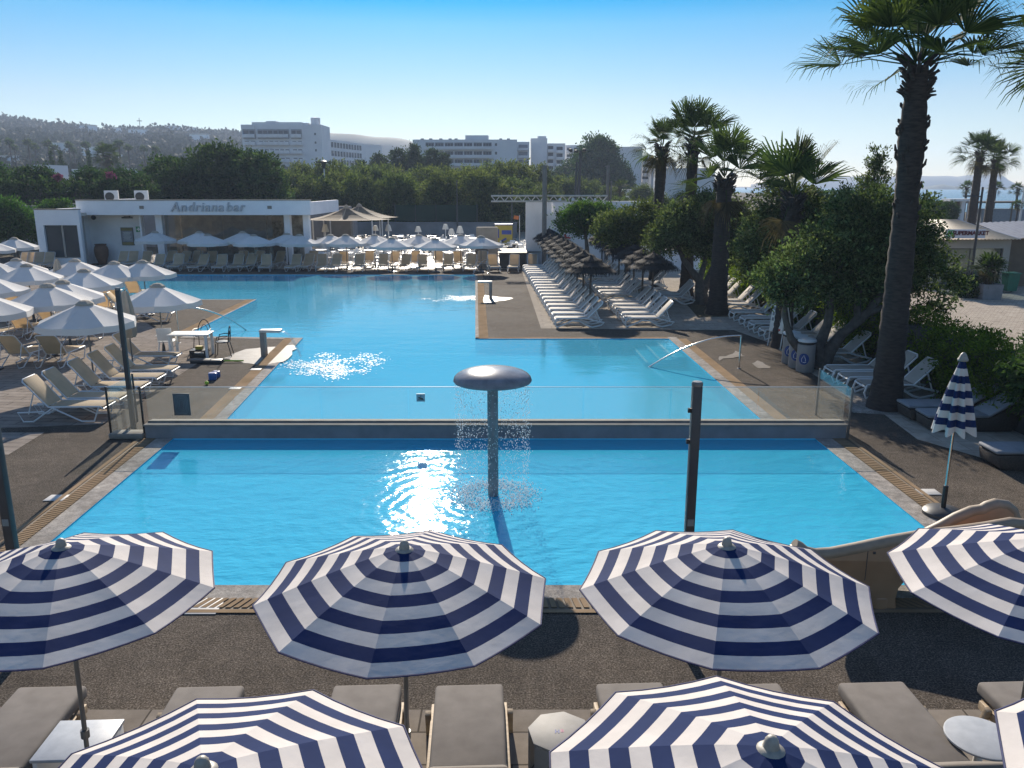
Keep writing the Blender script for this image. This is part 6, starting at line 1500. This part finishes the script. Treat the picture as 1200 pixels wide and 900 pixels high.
# ------------------------------------------------------------------ bins, info board
M['bin'] = mat('grey_bin', (.32, .30, .29), (.26, .245, .235), 4, .55); M['binblue'] = mat('bin_emblem_blue', (.02, .055, .22), (.018, .05, .2), 3, .5)
for px, py, lab in ((946, 437, 'nearest of three grey bins with blue round emblems'), (936.5, 432, 'middle one of three grey bins with blue round emblems'), (928.5, 427, 'furthest of three grey bins with blue round emblems')):
    g = G(px, py); t = thing('recycling_bin', lab, 'bin', (g.x, g.y + .22, 0), R(-10), 'grey recycling bins'); mb = MB(); mb.lathe([(.235, 0), (.25, .02), (.25, .80)], 28); mb.build('body', M['bin'], t, smooth=True)
    mb = MB(); mb.lathe([(.215, .80), (.215, .875)], 28); mb.build('opening', M['black'], t); mb = MB(); mb.lathe([(.255, .876), (.262, .905), (.24, .95), (.14, .975), (0, .98)], 28); mb.build('lid', M['alu'], t, smooth=True)
    mb = MB(); N = 24; vs = [(0, 0)] + [(math.cos(2 * math.pi * k / N), math.sin(2 * math.pi * k / N)) for k in range(N)]
    A0 = R(-112)
    def on(x, z, r): return (r * math.cos(A0 + x / .25), r * math.sin(A0 + x / .25), .40 + z)
    rings = [[on(.145 * q * a, .165 * q * b, .2545) for a, b in vs[1:]] for q in (.001, .5, 1)]
    for i in range(2): mb.add(rings[i] + rings[i + 1], [(k, (k + 1) % N, N + (k + 1) % N, N + k) for k in range(N)])
    mb.build('emblem', M['binblue'], t); mb = MB()
    for pts in ([(-.05, -.09), (-.06, .0), (.0, .11), (.05, .0), (.05, -.06)], [(-.02, -.09), (.03, -.1), (.07, -.08)]): mb.tube([on(a, b, .257) for a, b in pts], .009, 5)
    mb.build('symbol', M['white'], t)
g = G(906, 407); t = thing('info_board', 'white standing notice board with a grid of dark symbols by the palm', 'sign', (g.x, g.y, 0), R(-72))
Mx = Matrix.Rotation(R(-6), 4, 'X')
mb = MB(); mb.box(-.36, .36, -.015, .015, .5, 1.62, Mx); mb.build('board', M['cream'], t, bevel=.004)
mb = MB()
for x in (-.34, .34): mb.tube([Mx @ Vector((x, .03, 0)), Mx @ Vector((x, .03, 1.5))], .02, 6); mb.tube([Mx @ Vector((x, .03, 1.45)), (x, .55, 0)], .02, 6)
mb.build('stand', M['white'], t); mb = MB()
for i in range(3):
    for j in range(4): mb.box(-.24 + i * .2 - .05, -.24 + i * .2 + .05, -.02, -.0155, .86 + j * .18, .97 + j * .18, Mx)
mb.build('symbols', M['concrete'], t); mb = MB(); mb.box(.12, .24, -.02, -.0155, .58, .64, Mx); mb.build('red_mark', M['red'], t)
# gravel round the palm foot
M['gravel'] = deck_mat('pale_gravel', (.12, .11, .1), (.26, .24, .22), (.42, .4, .37), 30, .8)
sheet('gravel_bed', [G2(990, 478), G2(1010, 462), G2(1060, 466), G2(1076, 482), G2(1050, 487), G2(1000, 484)], .010, M['gravel'], kind='stuff')
sheet('soil_bed', [G2(800, 352), G2(845, 352), G2(868, 371), G2(818, 372)], .010, M['earth'], kind='stuff')
# ------------------------------------------------------------------ shop and the right background
D = 42.0; X = lambda px: AT(px, 300, D).x; Z = lambda py, d=D: AT(1130, py, d).z
shop = thing('supermarket', 'low beige shop with a ribbed hipped roof and large glass front at right', 'building', (X(1085), D, 0)); o_ = X(1085); W_ = X(1183) - o_
ze = Z(281); M['shopwall'] = mat('beige_shop_wall', (.40, .36, .32), (.34, .31, .27), 1, .85)
mb = MB(); mb.box(0, .7, 0, .25, 0, ze); mb.box(W_ - .35, W_, 0, .25, 0, ze); mb.box(.701, W_ - .351, 0, .25, Z(291), ze); mb.box(0, W_, 6, 6.2, 0, ze); mb.box(W_ - .2, W_, .26, 5.99, 0, ze); mb.build('walls', M['shopwall'], shop)
for k in range(2):
    a = .71 + k * (W_ - 1.07) / 2; mb = MB(); mb.box(a, a + (W_ - 1.07) / 2 - .05, .1, .13, .02, Z(291) - .005); w_ = mb.build('window', M['shopglass'], shop); mb = MB(); mb.box(a + (W_ - 1.07) / 2 - .049, a + (W_ - 1.07) / 2 - .003, .08, .15, .02, Z(291) - .006); mb.build('frame', M['anth'], w_)
M['shelf'] = mat('shop_interior', (.42, .46, .47), (.2, .23, .24), 1.2, .7); mb = MB(); mb.box(.8, W_ - .5, 2.5, 2.6, 0, 2.1); mb.build('interior_shelving', M['shelf'], shop)
M['rib'] = mat('tan_roof_sheet', (.46, .37, .26), (.40, .32, .22), 2, .55); M['ribg'] = mat('grey_roof_sheet', (.26, .26, .28), (.2, .2, .22), 2, .5)
zr = Z(257.5, 45.2) - .0
def ribbed(name, A, B, C, Dd, n, m):      # corrugated slope, A-B along the eave, D-C along the ridge
    A, B, C, Dd = map(Vector, (A, B, C, Dd)); nn_ = (B - A).cross(Dd - A).normalized(); mb = MB(); vs = []
    for k in range(2 * n + 1):
        s = k / (2 * n); h = nn_ * (.05 if k % 2 else 0); vs += [A.lerp(B, s) + h, Dd.lerp(C, s) + h]
    mb.add(vs, [(2 * k, 2 * k + 2, 2 * k + 3, 2 * k + 1) for k in range(2 * n)]); return mb.build(name, m, shop, fix=False)
rxA, rxB = X(1154) - o_ + .0, X(1179) - o_
zl = Z(281) + .03
ribbed('roof_slope', (-.5, -.5, zl), (W_ + .15, -.5, zl), (W_ * .55 + .5, 2.9, zr), (W_ * .25, 2.9, zr), 26, M['rib'])
ribbed('roof_slope', (W_ + .16, -.5, zl), (W_ + 2.6, 6.6, zl), (W_ * .55 + .9, 3.4, zr), (W_ * .55 + .51, 2.9, zr), 16, M['ribg'])
ribbed('roof_slope', (W_ + .5, .6, zl), (W_ + 9, .6, zl), (W_ + 9, 4.6, zr + .1), (W_ + .6, 4.6, zr - .25), 26, M['ribg'])
ribbed('roof_slope', (-.5, 6.6, zl), (-.5, -.5, zl), (W_ * .25, 2.9, zr), (W_ * .25, 2.91, zr), 20, M['rib'])
mb = MB(); mb.box(W_ + .3, W_ + 9, 1.2, 1.4, 0, zl - .05); mb.build('side_wall', M['barcount'], shop)
c = AT(1132, 274, D - .75); t = thing('shop_sign', 'pale shop sign reading SUPERMARKET in dark red with a green square', 'sign', (c.x, D - .75, c.z)); a, b = AT(1108, 274, D - .75).x - c.x, AT(1155, 274, D - .75).x - c.x
M['signpale'] = mat('pale_lilac_sign', (.72, .69, .74), (.66, .63, .68), 3, .5); M['maroon'] = mat('maroon_letters', (.12, .01, .02), (.1, .01, .02), 3, .5); M['signgreen'] = mat('sign_green', (.05, .34, .07), (.04, .3, .06), 3, .5)
mb = MB(); mb.box(a, b, 0, .06, -.22, .22); mb.build('board', M['signpale'], t); mb = MB(); mb.box(a + .12, a + .42, -.02, -.003, -.13, .17); mb.build('green_square', M['signgreen'], t)
mb = MB(); mb.tube([(a + .27 + .09 * math.cos(q), -.028, .02 + .09 * math.sin(q)) for q in [R(40 + 25 * k) for k in range(11)]], .018, 5); mb.build('swirl', M['white'], t)
put_text('lettering', 'SUPERMARKET', .275, M['maroon'], ((a + .5 + b) / 2, -.02, .03), (R(90), 0, 0), t, extrude=.008, offset=.012)
c = G(1135, 345); t = thing('street_lamp', 'thin black street lamp pole with a small arm before the shop', 'street lamp', c); zt_ = 5.15; mb = MB(); mb.tube([(0, 0, 0), (0, 0, zt_)], [.075, .05], 8); mb.build('pole', M['anth'], t); mb = MB(); mb.tube([(0, 0, zt_ - .45), (-.75, 0, zt_ - .42)], .03, 6); mb.cbox((-.72, 0, zt_ - .42), (.3, .14, .07)); mb.build('arm', M['anth'], t)
M['teal'] = mat('green_bin', (.01, .14, .09), (.01, .11, .07), 4, .5)
c = G(1182, 343); t = thing('wheelie_bin', 'green wheeled bin right of the shop window', 'bin', c); mb = MB(); mb.lathe([(.33, .1), (.42, .95)], 4, rot=R(45)); mb.build('body', M['teal'], t); mb = MB(); mb.box(-.33, .33, -.36, .33, .951, 1.02); mb.build('lid', M['teal'], t, bevel=.02)
for k in (-1, 1): mb = MB(); mb.lathe([(.09, -.03), (.09, .03)], 12); o = mb.build('wheel', M['black'], t); o.location = (k * .26, .25, .09); o.rotation_euler = (0, R(90), 0)
c = G(1196, 335); t = thing('canopy_pole', 'thin white pole of the shop terrace at the right edge', 'pole', c); mb = MB(); mb.tube([(0, 0, .0), (0, 0, 2.6)], .06, 8); mb.build('pole', M['white'], t); mb = MB(); mb.lathe([(.15, 0), (.15, .03)], 8); mb.build('foot', M['anth'], t)
for px, py, s, lab in ((1108, 337, .8, 'low stone seat left of the shop lamp pole'), ):
    c = G(px, py); t = thing('stone_seat', lab, 'bench', c); mb = MB(); mb.box(-.7, .7, -.25, .25, 0, .42); mb.build('block', M['concrete'], t, bevel=.03); mb = MB(); mb.box(-.75, .75, -.28, .28, .422, .48); mb.build('seat', M['shopwall'], t)
c = G(1146, 352); 
tree('shrub', 'low dark shrub at the foot of the shop lamp pole', 'shrub', (c.x - .1, c.y + .9, 0), [(0, 0, .5, .7, .5, .5), (.9, .8, .45, 1.2, .5, .45)], [([(0, 0, 0), (0, 0, .5)], [.05, .03])], 'dark', 160, 24, .18, .12, 91)
# beach structures beyond the shop
D = 105; c = AT(1128, 245, D); t = thing('beach_pavilion', 'small white columned beach pavilion between palm trunks at right', 'building', (c.x, D, 0)); s_ = D / F; zt_ = AT(1128, 236, D).z
for px in (1116, 1129, 1138): mb = MB(); x = AT(px, 240, D).x - c.x; mb.box(x - .2, x + .25, 0, .5, 0, zt_); mb.build('column', M['hotel'], t)
mb = MB(); mb.box(-1.8, 1.4, -.2, 2, zt_ + .002, zt_ + .3); mb.build('roof', M['hotel'], t); mb = MB(); mb.box(-1.5, 1.2, 1.8, 1.9, 0, zt_); mb.build('back_wall', M['barcount'], t)
D = 112; c = AT(1180, 250, D); t = thing('beach_bar', 'long low blue and brown beach bar by the sea at right', 'building', (c.x, D, 0)); mb = MB(); mb.box(-3.4, 2.6, 0, 3, 0, AT(1180, 245, D).z); mb.build('lower_wall', M['greycush'], t); mb = MB(); mb.box(-9.5, 4.5, -.5, 4, AT(1180, 238, D).z, AT(1180, 236, D).z); mb.build('roof', M['barcount'], t)
for k in range(5): mb = MB(); mb.tube([(-9 + k * 3.2, 0, 0), (-9 + k * 3.2, 0, AT(1180, 238, D).z)], .12, 6); mb.build('post', M['barcount'], t)
c = AT(1194, 265, 100); t = thing('light_mast', 'tall pale light mast at the far right edge', 'lamp', (c.x, 100, 0)); zt_ = AT(1194, 192, 100).z; mb = MB(); mb.tube([(0, 0, 0), (0, 0, zt_)], [.14, .09], 8); mb.build('pole', M['alu'], t); mb = MB(); mb.box(-.14, .14, -.2, .2, zt_, zt_ + .75); mb.build('lamp_head', M['anth'], t)
# parked cars / beach things read only as specks; low white boats
# ------------------------------------------------------------------ air
HAZE = True
if HAZE:
    mb = MB(); mb.box(-2100, 2300, -45, 2080, -4.0, HAZE_TOP); hz = mb.build('haze', None or M['white'])
    m, nt, out = new_mat('haze_air'); v = nt.nodes.new('ShaderNodeVolumePrincipled'); v.inputs['Color'].default_value = HAZE_COL; v.inputs['Density'].default_value = HAZE_DENS; v.inputs['Anisotropy'].default_value = .2
    nt.links.new(v.outputs[0], out.inputs['Volume']); hz.data.materials.clear(); hz.data.materials.append(m); tag(hz, kind='stuff')
